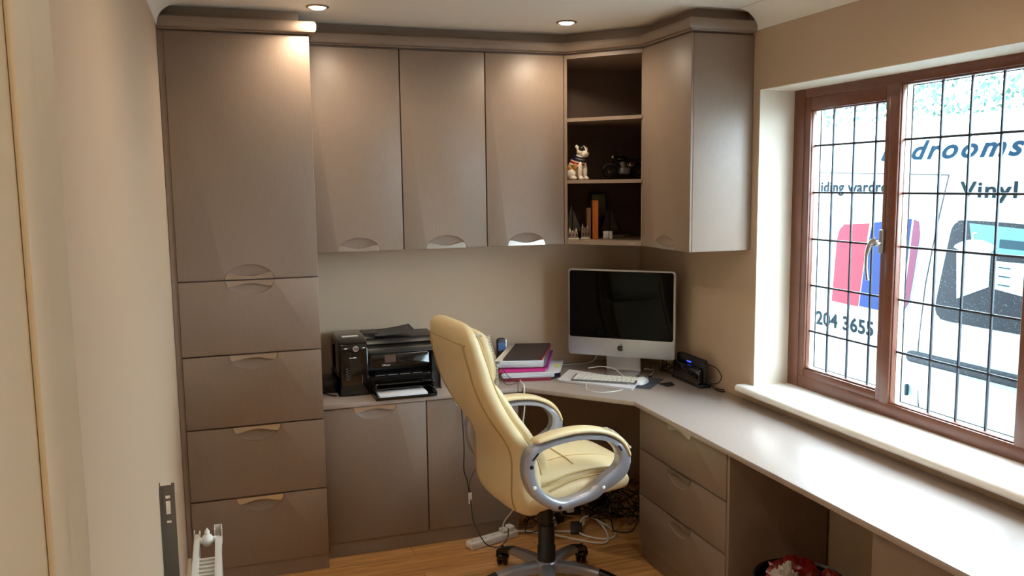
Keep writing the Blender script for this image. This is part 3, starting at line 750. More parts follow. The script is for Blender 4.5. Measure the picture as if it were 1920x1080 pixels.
# ---- pile of folders and papers
M_MAG = mat('magenta_card', rgb(196, 40, 120), .5); M_DBLK = mat('black_card_cover', rgb(58, 46, 44), .5); M_RED = mat('dark_red_card', rgb(128, 24, 44), .5)
M_GREYF = mat('grey_folder', rgb(120, 118, 126), .5); M_NAVY = mat('navy_card', rgb(40, 38, 62), .6); M_PAP2 = mat('off_white_paper', rgb(232, 224, 214), .8)
def P3(a, b, z): return (a, b, z)
single('ring_binder', MB().quad([(1.745, -.335, .7655), (1.985, -.385, .7655), (2.085, -.10, .7655), (1.86, -.05, .7655)], .014), M_RED, 'dark red folder at the very bottom of the paper pile', 'folder')
single('navy_folder', MB().quad([(1.99, -.372, .7655), (2.06, -.33, .7655), (2.16, -.05, .7655), (2.092, -.04, .7655)], .004), M_NAVY, 'dark navy folder sticking out under the right side of the pile', 'folder')
def sheets(pts, n, th, j, z0):
    mb = MB()
    for k in range(n):
        o = [random.uniform(-j, j) for _ in range(8)]
        mb.quad([(p[0]+o[2*i], p[1]+o[2*i+1], z0+k*th+p[2]) for i, p in enumerate(pts)], th*.82)
    return mb
single('paper_stack', sheets([(1.735, -.325, 0), (2.005, -.375, 0), (2.125, -.07, 0), (1.86, -.03, 0)], 9, .0028, .008, .7805), M_PAPER, 'ragged bundle of white papers in the lower part of the pile', 'papers')
sm = sheets([(1.985, -.345, 0), (2.055, -.325, .0), (2.185, -.06, 0), (2.08, -.06, 0)], 4, .0022, .012, .787)
single('printed_papers', sm, M_PAPER, 'printed white sheets fanned out at the right of the pile', 'papers')
mb = MB(); mb.quad([(2.065, -.235, .7975), (2.100, -.225, .7975), (2.120, -.165, .7975), (2.085, -.175, .7975)], .0006)
single('highlighted_note', mb, mat('yellow_note', rgb(214, 222, 120), .8), 'small yellow highlighted slip on the fanned sheets', 'note')
single('magenta_folder', MB().quad([(1.725, -.30, .808), (1.965, -.355, .808), (2.095, -.06, .812), (1.86, -.01, .812)], .016), M_MAG, 'thick magenta folder in the middle of the paper pile', 'folder')
single('purple_folder', MB().quad([(1.968, -.345, .812), (1.985, -.325, .812), (2.125, -.055, .846), (2.10, -.05, .846)], .010), mat('purple_card', rgb(150, 40, 140), .5), 'purple folder edge leaning out of the pile beside the magenta one', 'folder')
single('grey_folder', MB().quad([(1.955, -.330, .829), (1.980, -.310, .829), (2.110, -.06, .872), (2.085, -.05, .872)], .010), M_GREYF, 'grey plastic folder leaning out on the right near the top of the pile', 'folder')
single('paper_stack', sheets([(1.725, -.285, 0), (1.95, -.34, 0), (2.07, -.085, .024), (1.86, -.035, .024)], 11, .0033, .011, .829), M_PAPER, 'thick wad of white papers directly under the black folder', 'papers')
single('red_folder', MB().quad([(1.93, -.325, .8662), (1.955, -.333, .8662), (2.09, -.115, .8965), (2.065, -.11, .8965)], .004), mat('red_card', rgb(176, 40, 40), .5), 'red folder edge showing along the right side under the black cover', 'folder')
single('black_folder', MB().quad([(1.752, -.285, .871), (1.945, -.338, .871), (2.078, -.135, .909), (1.892, -.082, .909)], .005), M_DBLK, 'black folder lying on top of the paper pile', 'folder')
single('loose_sheet', MB().quad([(1.705, -.285, .8665), (1.747, -.292, .8665), (1.884, -.078, .903), (1.858, -.07, .903)], .0015), M_PAP2, 'cream sheet slipping out on the left from under the black folder', 'paper')
# ---- cordless phone
ph = thing('cordless_phone', 'dark cordless phone with a silver edge standing behind the paper pile', 'phone', (1.805, -.08, .765))
obj('charging_base', MB().box(1.765, 1.845, -.12, -.03, .7655, .800, .010, 3), M_BLACK, ph)
mb = MB(); mb.prism(rrect(1.781, 1.831, .785, .952, .016), 1, -.098, -.074, .006, 3); obj('handset', mb, M_DGREY, ph)
obj('edge_trim', MB().prism(rrect(1.826, 1.834, .86, .946, .003), 1, -.100, -.074, .001), M_ALU, ph)
obj('screen', MB().prism(rrect(1.787, 1.825, .885, .928, .003), 1, -.0995, -.097), mat('phone_screen', rgb(70, 96, 140), .3, emit=rgb(50, 80, 130), estr=.25), ph)
mb = MB()
for r_ in range(4):
    for c in range(3): mb.box(1.789+c*.013, 1.799+c*.013, -.1005, -.0975, .815+r_*.015, .825+r_*.015, .001, 1)
obj('keypad', mb, M_DGREY, ph)
# ---- cables on the desk front
cable('charger_cable', [(1.83, -.33, .769), (1.815, -.385, .773), (1.802, -.46, .776), (1.797, -.488, .772), (1.796, -.492, .74), (1.797, -.492, .66), (1.782, -.50, .57), (1.77, -.50, .50), (1.765, -.49, .36)], .0042, M_WHITE, 'thick white cable hanging over the front edge of the desk by the chair')
cable('black_lead', [(1.745, -.26, .84), (1.755, -.36, .80), (1.80, -.36, .769), (1.79, -.42, .7685), (1.765, -.486, .772), (1.768, -.492, .70), (1.81, -.49, .55), (1.83, -.48, .40)], .0016, M_DGREY, 'thin grey lead trailing off the desk beside the white cable')
cable('thin_grey_lead', [(1.715, -.36, .80), (1.73, -.39, .7685), (1.76, -.41, .7685), (1.80, -.37, .7685)], .0014, M_DGREY, 'short thin grey lead curled in front of the folders')

# ================================================================== printer
pt = thing('printer', 'black all-in-one inkjet printer with paper in its tray', 'printer', (1.15, -.22, .765))
po = lambda name, mb, m, parent=None, **k: obj(name, mb, m, parent or pt, **k)
px0, px1, pyb, pyf = .900, 1.40, -.045, -.350
mb = MB(); mb.box(px0, px1, pyb, pyf+.02, .7655, .860, .008, 3); mb.box(px0, px1, pyb, pyb-.12, .85, 1.0, .008, 3); mb.box(1.355, px1, pyb, pyf+.015, .766, .945, .008, 3); mb.box(1.02, 1.37, pyb, -.23, .85, .96, .004)
po('printer_body', mb, M_BLACK)
# left ink tower with a rounded front
tw = [(-.045, .7655), (-.045, 1.045), (-.26, 1.045), (-.335, 1.022), (-.352, .99), (-.355, .80), (-.345, .7655)]
po('front_column', MB().prism(tw, 0, px0, 1.038, .008, 3), M_BLACKG)
b = MB(); b.prism([(-.05, .955), (-.05, 1.000), (-.31, .990), (-.330, .965), (-.325, .950)], 0, 1.03, 1.402, .006, 3)
po('scanner_lid', b, M_BLACK)
b = MB(); b.prism([(-.06, .998), (-.06, 1.030), (-.23, 1.022), (-.26, .995)], 0, 1.04, 1.402, .008, 3); b.prism([(-.07, 1.02), (-.07, 1.046), (-.19, 1.044), (-.22, 1.02)], 0, 1.035, 1.12, .008, 3)
po('document_feeder', b, M_BLACK)
b = MB(); secs = []
for k in range(9):
    f_ = k/8; x = 1.095+.20*f_; secs.append([(x, -.085, 1.038+.020*f_*f_+.004), (x, -.235, 1.022+.020*f_*f_+.012), (x, -.235, 1.025+.020*f_*f_+.012), (x, -.085, 1.041+.020*f_*f_+.004)])
b.loft(secs); po('input_flap', b, M_DGREY)
# control panel, tilted
cp = frame((1.046, -.350, .898), (1, 0, 0), (0, .20, .98))
b = MB(); b.prism(rrect(0, .295, 0, .064, .010), 2, -.006, .010, .003); b.bm.transform(cp)
cpo = po('control_panel', b, M_BLACKG)
b = MB(); b.prism(rrect(.072, .126, .022, .058, .001), 2, .010, .0108); b.bm.transform(cp); obj('display', b, mat('brown_display', rgb(84, 66, 58), .25), cpo)
b = textbm('Officejet', .0115, frame((1.102, -.3525, .906), (1, 0, 0), (0, .2, .98)), .0003, .15); b.bm.transform(Matrix.Translation((0, -.009, 0))); obj('lettering', b, M_WHITE, cpo)
# output opening and trays
tr = MB(); tr.box(1.052, 1.342, -.36, -.20, .852, .856, .001); tr.box(1.060, 1.336, -.43, -.33, .826, .834, .003); tr.box(1.050, 1.345, -.415, -.20, .800, .806, .001); tr.box(1.052, 1.064, -.44, -.32, .80, .834, .003); tr.box(1.332, 1.345, -.44, -.32, .80, .834, .003)
po('output_tray', tr, M_BLACKG)
tr = MB(); tr.box(1.045, 1.345, -.50, -.33, .7657, .772, .004); tr.box(1.045, 1.056, -.50, -.33, .772, .792, .003); tr.box(1.334, 1.345, -.50, -.33, .772, .792, .003); tr.box(1.056, 1.334, -.50, -.49, .772, .780, .002)
trp = po('paper_tray', tr, M_BLACKG)
single('printer_paper', MB().box(1.064, 1.300, -.487, -.345, .7725, .788, .001), M_PAPER, 'blue-white paper lying in the printer\'s lower tray', 'paper')
b = MB()
for k in range(4): b.box(1.07+k*.062, 1.12+k*.062, -.3495, -.347, .856, .8585)
po('roller_slot', b, M_SILVER)
b = MB().lathe([(0, 0), (.0145, 0), (.0145, .0012), (0, .0012)], (.977, -.3535, 1.000), 32, (0, -1, .0)); lg = po('logo', b, M_ALU, label='round silver badge with the letters hp')
b = textbm('hp', .020, frame((.9665, -.3548, .9955), (1, 0, 0), (0, 0, 1)), .0003, .3, .0004); obj('logo_lettering', b, M_BLACK, lg)
b = MB(); b.box(.944, .954, -.3565, -.3545, .955, .958); b.box(.956, .960, -.3565, -.3545, .955, .9575); b.box(.962, .978, -.3565, -.3545, .955, .9585); po('model_mark', b, M_WHITE)
b = MB(); b.quad([(.925, -.262, 1.0452), (1.005, -.262, 1.0452), (1.005, -.225, 1.0457), (.925, -.225, 1.0457)], .0007); po('sticker', b, M_WHITE, label='white address sticker on the lid')
b = MB()
for k in range(5): b.box(.926, .938, -.3568, -.354, .846+k*.013, .854+k*.013, .0008, 1)
for k in range(4): b.box(.941, .947, -.3568, -.354, .852+k*.013, .858+k*.013, .0008, 1)
po('card_slot_icons', b, M_DGREY)
b = MB(); b.box(1.003, 1.006, -.3575, -.354, .829, .87, .0008, 1); po('chrome_strip', b, M_CHROME)
b = MB(); b.box(.822, .899, -.26, -.10, .785, .832, .006); po('power_brick', b, M_BLACK)
single('black_plug_lead', MB().tube([(.83, -.12, .785), (.815, -.2, .770), (.85, -.3, .769), (.88, -.33, .769)], .003, 8, smooth=5), M_BLACK, 'short black lead by the printer\'s left side', 'cable')

# ================================================================== ornaments on the corner shelves
M_CERW = mat('white_ceramic', rgb(236, 226, 208), .15, coat=.6); M_CERT = mat('tan_ceramic', rgb(186, 140, 70), .2, coat=.6); M_CERB = mat('black_ceramic', rgb(26, 24, 28), .18, coat=.6)
M_JN = mat('navy_ceramic', rgb(30, 36, 62), .2, coat=.6); M_JR = mat('red_ceramic', rgb(190, 34, 34), .2, coat=.6)
def blob(parts, vox, m, name, parent, smooth=4):
    b = MB()
    for p in parts:
        if len(p) == 2: b.ell(p[0], p[1])
        elif len(p) == 3: b.ell(p[0], p[1], p[2])
    me = bpy.data.meshes.new('b'); bm2 = b.bm; bm2.to_mesh(me); bm2.free()
    o = bpy.data.objects.new('b', me); C.objects.link(o)
    r = o.modifiers.new('r', 'REMESH'); r.mode = 'VOXEL'; r.voxel_size = vox
    s = o.modifiers.new('s', 'SMOOTH'); s.iterations = smooth; s.factor = .5
    dg = bpy.context.evaluated_depsgraph_get(); m2 = bpy.data.meshes.new_from_object(o.evaluated_get(dg)); bpy.data.objects.remove(o)
    k = bmesh.new(); k.from_mesh(m2)
    return obj(name, k, m, parent, world=False, angle=180)
from mathutils import Euler
RX = lambda x, y, z: Euler((x, y, z)).to_matrix()
dog = thing('bulldog_figurine', 'white ceramic bulldog figurine in a flag jacket, sitting on the middle shelf', 'figurine', (2.180, -.285, 1.806), math.radians(-62))
# local: facing +x, z up, height about .18
body = blob([((-.025, 0, .050), (.042, .036, .048)), ((.0, 0, .080), (.034, .034, .050), RX(0, .5, 0)), ((.018, 0, .108), (.028, .030, .034)),
      ((.034, .020, .045), (.0125, .0125, .050)), ((.034, -.020, .045), (.0125, .0125, .050)), ((.042, .021, .008), (.017, .013, .0085)), ((.042, -.021, .008), (.017, .013, .0085)),
      ((-.020, .034, .030), (.033, .016, .030)), ((-.020, -.034, .030), (.033, .016, .030)), ((.004, .038, .009), (.024, .013, .009)), ((.004, -.038, .009), (.024, .013, .009)),
      ((.030, 0, .148), (.030, .031, .029)), ((.055, 0, .137), (.017, .021, .016)), ((.050, .012, .130), (.013, .011, .013)), ((.050, -.012, .130), (.013, .011, .013)),
      ((.018, .029, .170), (.007, .011, .013), RX(-.5, 0, 0)), ((.018, -.029, .170), (.007, .011, .013), RX(.5, 0, 0))], .0035, M_CERW, 'body', dog)
def patch(c, r, m, name, rot=None, label=None):
    return obj(name, MB().ell(c, r, rot), m, dog, world=False, angle=180, label=label)
patch((-.028, -.034, .060), (.022, .012, .022), M_CERT, 'patch'); patch((.004, -.030, .070), (.018, .010, .024), M_CERT, 'patch'); patch((-.030, .034, .060), (.022, .012, .022), M_CERT, 'patch')
patch((.038, -.016, .160), (.020, .015, .016), M_CERB, 'patch'); patch((.038, .016, .160), (.016, .014, .015), M_CERT, 'patch')
patch((.070, 0, .146), (.005, .008, .0055), M_CERB, 'nose')
for s_ in (-1, 1): patch((.058, .014*s_, .154), (.003, .0035, .0035), M_CERB, 'eye')
def band(z0, z1, r0, r1, cx0, cx1, m, name, tilt=.32):
    secs = []
    for z, r, cx in ((z0, r0, cx0), (z1, r1, cx1)):
        for e in (0,): pass
        secs.append([(cx+r*math.cos(a)*1.02, r*math.sin(a), z+tilt*r*-math.cos(a)*-1*-1) for a in [2*PI*k/28 for k in range(28)]])
    return obj(name, MB().loft(secs), m, dog, world=False, angle=60)
band(.086, .096, .0385, .0375, -.004, .002, M_JR, 'jacket_stripe'); band(.096, .101, .0375, .0370, .002, .005, M_CERW, 'jacket_stripe'); band(.101, .112, .0368, .0345, .005, .011, M_JN, 'jacket'); band(.077, .086, .0395, .0385, -.009, -.004, M_CERW, 'jacket_stripe'); band(.070, .077, .0400, .0395, -.012, -.009, M_JN, 'jacket_stripe')
obj('collar', MB().tube([(.018+.030*math.cos(a), .030*math.sin(a), .120-.010*math.cos(a)) for a in [2*PI*k/24 for k in range(24)]], .005, 8, closed=True), M_JN, dog, world=False)

bike = thing('model_motorcycle', 'dark model motorcycle on the middle shelf to the right of the bulldog', 'model motorcycle', (2.47, -.26, 1.806), math.radians(180-8))
bo = lambda name, mb, m, parent=bike, **k: obj(name, mb, m, parent, world=False, **k)
for x in (.088, -.072):
    wz = .042
    mb = MB(); mb.tube([(x+.035*math.cos(a), 0, wz+.035*math.sin(a)) for a in [2*PI*k/32 for k in range(32)]], .007, 8, closed=True)
    wh = bo('wheel', mb, mat('tyre', rgb(16, 16, 16), .7) if x > 0 else bpy.data.materials['tyre'])
    mb = MB(); mb.lathe([(.007, -.010), (.007, .010)], (x, 0, wz), 12, (0, 1, 0))
    for k in range(14): a = 2*PI*k/14; mb.bar((x, 0, wz), (x+.030*math.cos(a), 0, wz+.030*math.sin(a)), .0009, .0009, (0, 1, 0))
    mb.tube([(x+.029*math.cos(a), 0, wz+.029*math.sin(a)) for a in [2*PI*k/32 for k in range(32)]], .0014, 6, closed=True)
    bo('spokes', mb, M_CHROME, wh)
    mb = MB(); mb.loft([[(x+(.045+d)*math.cos(a), y, wz+(.045+d)*math.sin(a)) for y, d in ((-.010, -.003), (0, .001), (.010, -.003), (.010, -.005), (0, -.001), (-.010, -.005))] for a in [(.35 if x > 0 else .5)+1.9*k/14 for k in range(15)]])
    bo('mudguard', mb, M_SILVER if x > 0 else M_BLACKG)
mb = MB()
for s_ in (-1, 1): mb.bar((.088, .013*s_, .042), (.050, .013*s_, .128), .005, .005, (0, 1, 0))
bo('fork', mb, M_BLACK)
mb = MB(); mb.tube([(.030, .042, .142), (.044, .034, .142), (.050, .012, .134), (.050, -.012, .134), (.044, -.034, .142), (.030, -.042, .142)], .0028, 8, smooth=4); bo('handlebar', mb, M_BLACK)
mb = MB()
for s_ in (-1, 1):
    mb.tube([(.042, .034*s_, .142), (.046, .044*s_, .165), (.046, .046*s_, .170)], .0014, 6); mb.ell((.046, .047*s_, .176), (.003, .009, .006))
bo('mirror', mb, M_BLACK)
mb = MB(); mb.ell((.072, 0, .122), (.012, .014, .014)); bo('headlamp', mb, M_CHROME)
mb = MB(); mb.ell((.020, 0, .112), (.036, .018, .017)); bo('fuel_tank', mb, M_BLACKG)
mb = MB(); mb.prism(crom2([(-.012, .100), (-.05, .098), (-.095, .104), (-.098, .114), (-.06, .110), (-.015, .112)], 3, True), 1, -.016, .016, .003); bo('saddle', mb, M_BLACK)
mb = MB(); mb.box(-.022, .034, -.018, .018, .030, .066, .006); mb.lathe([(.015, 0), (.015, .034)], (.010, 0, .062), 16, (.3, 0, 1))
for k in range(6): mb.lathe([(.019, 0), (.019, .002)], (.0115+k*.0015, 0, .066+k*.005), 16, (.3, 0, 1))
mb.lathe([(.0, -.024), (.016, -.022), (.016, .022), (0, .024)], (.0, 0, .045), 20, (0, 1, 0)); bo('engine', mb, M_SILVER)
mb = MB(); mb.tube([(.02, -.020, .080), (.035, -.022, .060), (.025, -.022, .032), (-.03, -.022, .026), (-.10, -.022, .032)], [.004, .004, .004, .006, .006], 10, smooth=5); bo('exhaust', mb, M_CHROME)
mb = MB(); mb.tube([(.048, 0, .122), (0, 0, .094), (-.05, 0, .094), (-.072, 0, .044), (-.02, 0, .034), (.03, 0, .034), (.048, 0, .118)], .003, 8); bo('frame', mb, M_BLACK)
for s_ in (-1, 1): bo('side_cover', MB().ell((-.030, .019*s_, .080), (.016, .004, .014)), M_CHROME)

SZ = ZB+.0205
def boat(x, y, h, rz, hullm, sailm, lb):
    t = thing('model_boat', lb, 'model boat', (x, y, SZ), rz)
    q = lambda name, mb, m: obj(name, mb, m, t, world=False)
    secs = []
    for xx, wd, zb in ((-.050, .004, .016), (-.03, .012, .010), (0, .016, .008), (.03, .012, .010), (.055, .002, .020)):
        secs.append([(xx, -wd, .030), (xx, -wd*.7, (zb+.03)/2), (xx, 0, zb), (xx, wd*.7, (zb+.03)/2), (xx, wd, .030)])
    q('hull', MB().loft(secs), hullm); q('stand', MB().box(-.03, .03, -.012, .012, 0, .012, .002), M_BLACK)
    q('mast', MB().lathe([(.0022, .028), (.0012, h)], (0, 0, 0), 8), M_BLACK)
    b = MB(); b.prism([(-.045, .04), (-.003, .038), (-.003, h*.92)], 1, -.0006, .0006); q('mainsail', b, sailm)
    b = MB(); b.prism([(.052, .036), (.003, .044), (.003, h*.80)], 1, -.0006, .0006); q('foresail', b, sailm)
M_SAIL = mat('grey_sail', rgb(120, 112, 100), .8); M_HULL = mat('dark_hull', rgb(50, 36, 28), .5)
boat(2.178, -.215, .195, math.radians(-15), M_HULL, M_SAIL, 'small model sailing boat at the left end of the bottom shelf')
boat(2.405, -.20, .20, math.radians(-20), M_HULL, mat('dark_sail', rgb(70, 62, 56), .8), 'darker model sailing boat on the bottom shelf, right of the orange book')
M_STONE = mat('mottled_stone', rgb(150, 130, 116), .8, var=.5, vscale=220)
def cottage(x, y, w_, h, lb, m=M_STONE):
    t = thing('model_building', lb, 'model building', (x, y, SZ), math.radians(-20))
    q = lambda name, mb, m_: obj(name, mb, m_, t, world=False)
    q('base', MB().box(-w_*.62, w_*.62, -.022, .022, 0, .008, .002), M_CERW)
    mb = MB(); mb.box(-w_/2, w_/2, -.015, .015, .008, h*.7, .001)
    for k in range(4): mb.box(-w_/2+k*w_/4+.001, -w_/2+k*w_/4+w_/8, -.016, .016, h*.7, h*.82)
    q('wall', mb, m)
    mb = MB()
    for k in range(3): mb.box(-w_/2+.006+k*w_/3, -w_/2+.012+k*w_/3, -.0162, -.0145, .016, .016+h*.25)
    q('window', mb, M_BLACK)
    mb = MB()
    for k, hh in enumerate((1.0, .8, .95)): mb.lathe([(.006, h*.6), (.006, h*hh*.85), (.0001, h*hh*1.15)], (-w_/3+k*w_/3, 0, 0), 8)
    q('turret', mb, M_CERW)
cottage(2.152, -.285, .050, .055, 'tiny mottled stone building ornament at the left front of the bottom shelf')
cottage(2.222, -.285, .040, .072, 'tiny ornament with pale spires on a white base, right of the stone building')
bk = thing('book', 'tall orange book standing on the bottom shelf', 'book', (2.300, -.25, SZ), math.radians(-20))
M_OR = mat('orange_cover', rgb(206, 112, 40), .5)
b = MB(); b.box(-.022, -.019, -.07, .07, 0, .205, .0006, 1); b.box(.005, .008, -.07, .07, 0, .205, .0006, 1); b.box(-.022, .008, -.0725, -.069, 0, .205, .0006, 1)
obj('cover', b, M_OR, bk, world=False); obj('pages', MB().box(-.019, .005, -.069, .066, .003, .201), M_PAP2, bk, world=False)
bk = thing('book', 'thin pale brown book beside the orange book on the bottom shelf', 'book', (2.262, -.235, SZ), math.radians(-20))
b = MB(); b.box(-.012, -.010, -.06, .06, 0, .165, .0004, 1); b.box(.008, .010, -.06, .06, 0, .165, .0004, 1); b.box(-.012, .010, -.0625, -.059, 0, .165, .0004, 1)
obj('cover', b, mat('brown_cover', rgb(150, 108, 74), .6), bk, world=False); obj('pages', MB().box(-.010, .008, -.059, .057, .002, .162), M_PAP2, bk, world=False)
pf = thing('picture_frame', 'blue photo frame leaning at the back of the bottom shelf', 'picture frame', (2.40, -.09, SZ), 0)
b = MB(); b.ring([(-.05, 0), (.05, 0), (.05, .245), (-.05, .245)], [(-.041, .012), (.041, .012), (.041, .233), (-.041, .233)], 1, -.006, .006); b.bm.transform(Matrix.Rotation(-.12, 4, 'X')); obj('frame', b, mat('blue_frame', rgb(28, 40, 90), .4), pf, world=False)
b = MB(); b.box(-.042, .042, -.002, .004, .11, .234); b.bm.transform(Matrix.Rotation(-.12, 4, 'X')); obj('photo', b, mat('photo_print', rgb(140, 140, 110), .4, var=.4, vscale=18), pf, world=False)
b = MB(); b.box(-.042, .042, -.002, .004, .012, .11); b.bm.transform(Matrix.Rotation(-.12, 4, 'X')); obj('mount', b, mat('blue_mount', rgb(36, 44, 110), .5, var=.3, vscale=14), pf, world=False)
b = MB(); b.box(2.308, 2.334, -.345, -.325, SZ, SZ+.042, .001); b.box(2.338, 2.352, -.350, -.325, SZ, SZ+.040, .001)
single('small_box', b, M_WHITE, 'small white box in front of the orange book', 'box')
single('tan_block', MB().box(2.385, 2.50, -.27, -.20, SZ, SZ+.014, .002), mat('tan_wood', rgb(120, 100, 74), .6), 'flat tan wooden block under the darker model boat\'s right side', 'block')

# ================================================================== floor: power strip and leads
t = thing('power_strip', 'white multi-way socket strip on the floor in front of the base cabinet', 'power strip', (1.60, -.545, 0), math.atan2(.083, .27))
q = lambda name, mb, m, **k: obj(name, mb, m, t, world=False, **k)
q('casing', MB().box(-.143, .143, -.028, .028, 0, .038, .008, 3), M_WHITE)
b = MB()
for k in range(4):
    for dx, dy in ((0, .010), (-.008, -.006), (.008, -.006)): b.box(-.115+k*.062+dx-.002, -.115+k*.062+dx+.002, dy-.003, dy+.003, .0375, .0386)
q('socket', b, M_BLACK)
for k in range(2): q('plug', MB().box(.055+.038*k, .088+.038*k, -.022, .026, .038, .062 if k else .055, .006, 3), M_WHITE)
cable('black_mains_lead', [(1.47, -.478, .70), (1.474, -.50, .5), (1.471, -.50, .38), (1.489, -.50, .31), (1.503, -.51, .183), (1.508, -.53, .113), (1.53, -.59, .05), (1.56, -.61, .015), (1.61, -.62, .006), (1.66, -.60, .03), (1.68, -.56, .066)], .0028, M_BLACK, 'black lead hanging down the base cabinet to the power strip')
single('cable_label', MB().box(1.490, 1.508, -.508, -.503, .20, .258, .001), M_WHITE, 'white paper tag on the black hanging lead', 'tag')
cable('thin_black_lead', [(1.545, -.50, .395), (1.50, -.498, .31), (1.505, -.51, .20)], .0014, M_BLACK, 'very thin dark lead slanting across the base cabinet door')
cable('grey_plug_lead', [(1.655, -.535, .05), (1.667, -.54, .10), (1.70, -.58, .17), (1.72, -.62, .26), (1.72, -.60, .40)], .0035, M_WHITE, 'pale grey lead rising from the power strip behind the chair')
for i, (pts, lb) in enumerate((
    ([(1.738, -.50, .02), (1.80, -.49, .008), (1.86, -.53, .006), (1.95, -.545, .006), (2.03, -.57, .006), (2.09, -.545, .02), (2.13, -.49, .03), (2.18, -.46, .02), (2.215, -.54, .008), (2.225, -.66, .006), (2.17, -.72, .006), (2.10, -.69, .006), (2.05, -.62, .008), (2.07, -.56, .02)], 'long white flex looped on the floor under the desk corner'),
    ([(1.90, -.60, .02), (1.96, -.625, .006), (2.02, -.69, .006), (2.08, -.745, .006), (2.135, -.75, .006), (2.175, -.67, .008), (2.19, -.56, .018), (2.17, -.49, .035), (2.12, -.50, .04), (2.08, -.54, .03)], 'second white flex lying in a loop nearer the chair'),
    ([(1.97, -.35, .12), (2.08, -.38, .14), (2.14, -.36, .19), (2.17, -.33, .28), (2.18, -.28, .4)], 'grey flex rising behind the chair seat in the desk corner'))):
    cable('white_flex', pts, .0055, M_WHITE, lb, grp=None)
mb = MB(); random.seed(11)
for k in range(34):
    c = Vector((random.uniform(1.86, 2.55), random.uniform(-.52, -.14), random.uniform(.01, .05)))
    if k > 20: c = Vector((random.uniform(2.2, 2.5), random.uniform(-.66, -.35), .02))
    pts = []; a = random.random()*6
    for j in range(9): a += random.uniform(.5, 1.2); rr = random.uniform(.03, .12); pts.append(c+Vector((rr*math.cos(a), rr*math.sin(a), abs(random.gauss(0, .05)))))
    mb.tube(pts, random.choice((.0025, .003, .004)), 6, smooth=4)
for v in mb.bm.verts: v.co.z = max(v.co.z, .003); v.co.y = min(v.co.y, -.02)
single('lead_tangle', mb, M_BLACKG, 'big tangle of black leads on the floor in the dark corner under the desk', 'cables', kind='stuff')
for x, y, z, a, lb in ((1.98, -.42, .0, .3, 'black power adapter lying among the leads, left of the others'), (2.12, -.33, .0, -.4, 'black power adapter in the middle of the tangle of leads'), (2.05, -.56, 0, 1.2, 'dark grey power adapter in front of the tangle, by the white flex')):
    t = thing('power_adapter', lb, 'power adapter', (x, y, z), a); obj('casing', MB().box(-.05, .05, -.03, .03, .001, .034, .005), M_DGREY if 'grey' in lb else M_BLACK, t, world=False); obj('lead', MB().tube([(.05, 0, .017), (.08, .01, .014), (.11, -.02, .006)], .003, 6, smooth=4), M_BLACK, t, world=False)
for x, y, z, lb in ((1.94, -.50, .05, 'white plug standing among the black leads behind the chair column'), (2.05, -.47, .10, 'white plug higher up in the tangle of leads')):
    single('white_plug', MB().box(x-.02, x+.02, y-.018, y+.018, z-.03, z+.012, .005), M_WHITE, lb, 'plug')
# upright black computer parts in the dark corner
single('network_box', MB().box(2.26, 2.34, -.30, -.12, 0, .16, .004), M_BLACK, 'black box standing in the dark corner under the desk', 'box')

# ================================================================== waste bin in the knee hole
t = thing('waste_bin', 'round black waste bin in the knee hole under the worktop', 'bin', (2.30, -2.03, 0))
b = MB().lathe([(.130, .001), (.158, .36), (.164, .366), (.158, .37), (.151, .362), (.130, .010), (0, .008)], (2.30, -2.03, 0), 40)
obj('bin_body', b, M_BLACK, t)
def crumple(c, r, seed, m, name, lb, cat, amp=.35, sub=4, fr=14):
    b = bmesh.new(); bmesh.ops.create_icosphere(b, subdivisions=sub, radius=1)
    for v in b.verts:
        n = noise.noise(v.co*2.1+Vector((seed, 0, 0)))*amp+abs(noise.noise(v.co*5.3+Vector((0, seed, 0))))*amp*.8
        v.co = Vector((v.co.x*r[0], v.co.y*r[1], v.co.z*r[2]))*(1+n)+Vector(c)
    mb = MB(); mb.bm.free(); mb.bm = b
    return single(name, mb, m, lb, cat, angle=18)
M_REDB = mat('red_plastic_bag', rgb(120, 12, 12), .3, coat=.2)
M_CLEAR = mat('crinkled_cellophane', rgb(190, 186, 180), .12, spec=.8); M_CLEAR.node_tree.nodes['Principled BSDF'].inputs['Alpha'].default_value = .55
crumple((2.30, -2.02, .345), (.085, .10, .075), 2.2, M_REDB, 'red_plastic_bag', 'crumpled red plastic bag in the waste bin', 'bag')
crumple((2.195, -2.10, .385), (.045, .05, .065), 8.1, M_CLEAR, 'cellophane_wrapper', 'crinkled clear cellophane at the left of the bin', 'wrapper', .5)
crumple((2.405, -2.05, .325), (.05, .06, .05), 5.5, mat('orange_packet', rgb(150, 44, 24), .4), 'orange_packet', 'dull orange packet at the right of the bin', 'packet', .4)
t = thing('barcode_label_sheet', 'white wrapper with a black barcode at the front of the waste bin', 'wrapper', (2.24, -2.13, .37))
b = MB(); b.quad([(2.135, -2.195, .37), (2.245, -2.205, .38), (2.255, -2.15, .42), (2.16, -2.135, .41)], .0015); obj('sheet', b, M_WHITE, t)
b = MB(); p00, p10, p11, p01 = Vector((2.135, -2.195, .3718)), Vector((2.245, -2.205, .3818)), Vector((2.255, -2.15, .4218)), Vector((2.16, -2.135, .4118))
for k in range(12):
    f0 = .30+.034*k; f1 = f0+(.018 if k % 3 else .010)
    b.quad([p00.lerp(p10, f0).lerp(p01.lerp(p11, f0), .25), p00.lerp(p10, f1).lerp(p01.lerp(p11, f1), .25), p00.lerp(p10, f1).lerp(p01.lerp(p11, f1), .9), p00.lerp(p10, f0).lerp(p01.lerp(p11, f0), .9)], .0006)
obj('barcode', b, M_BLACK, t)

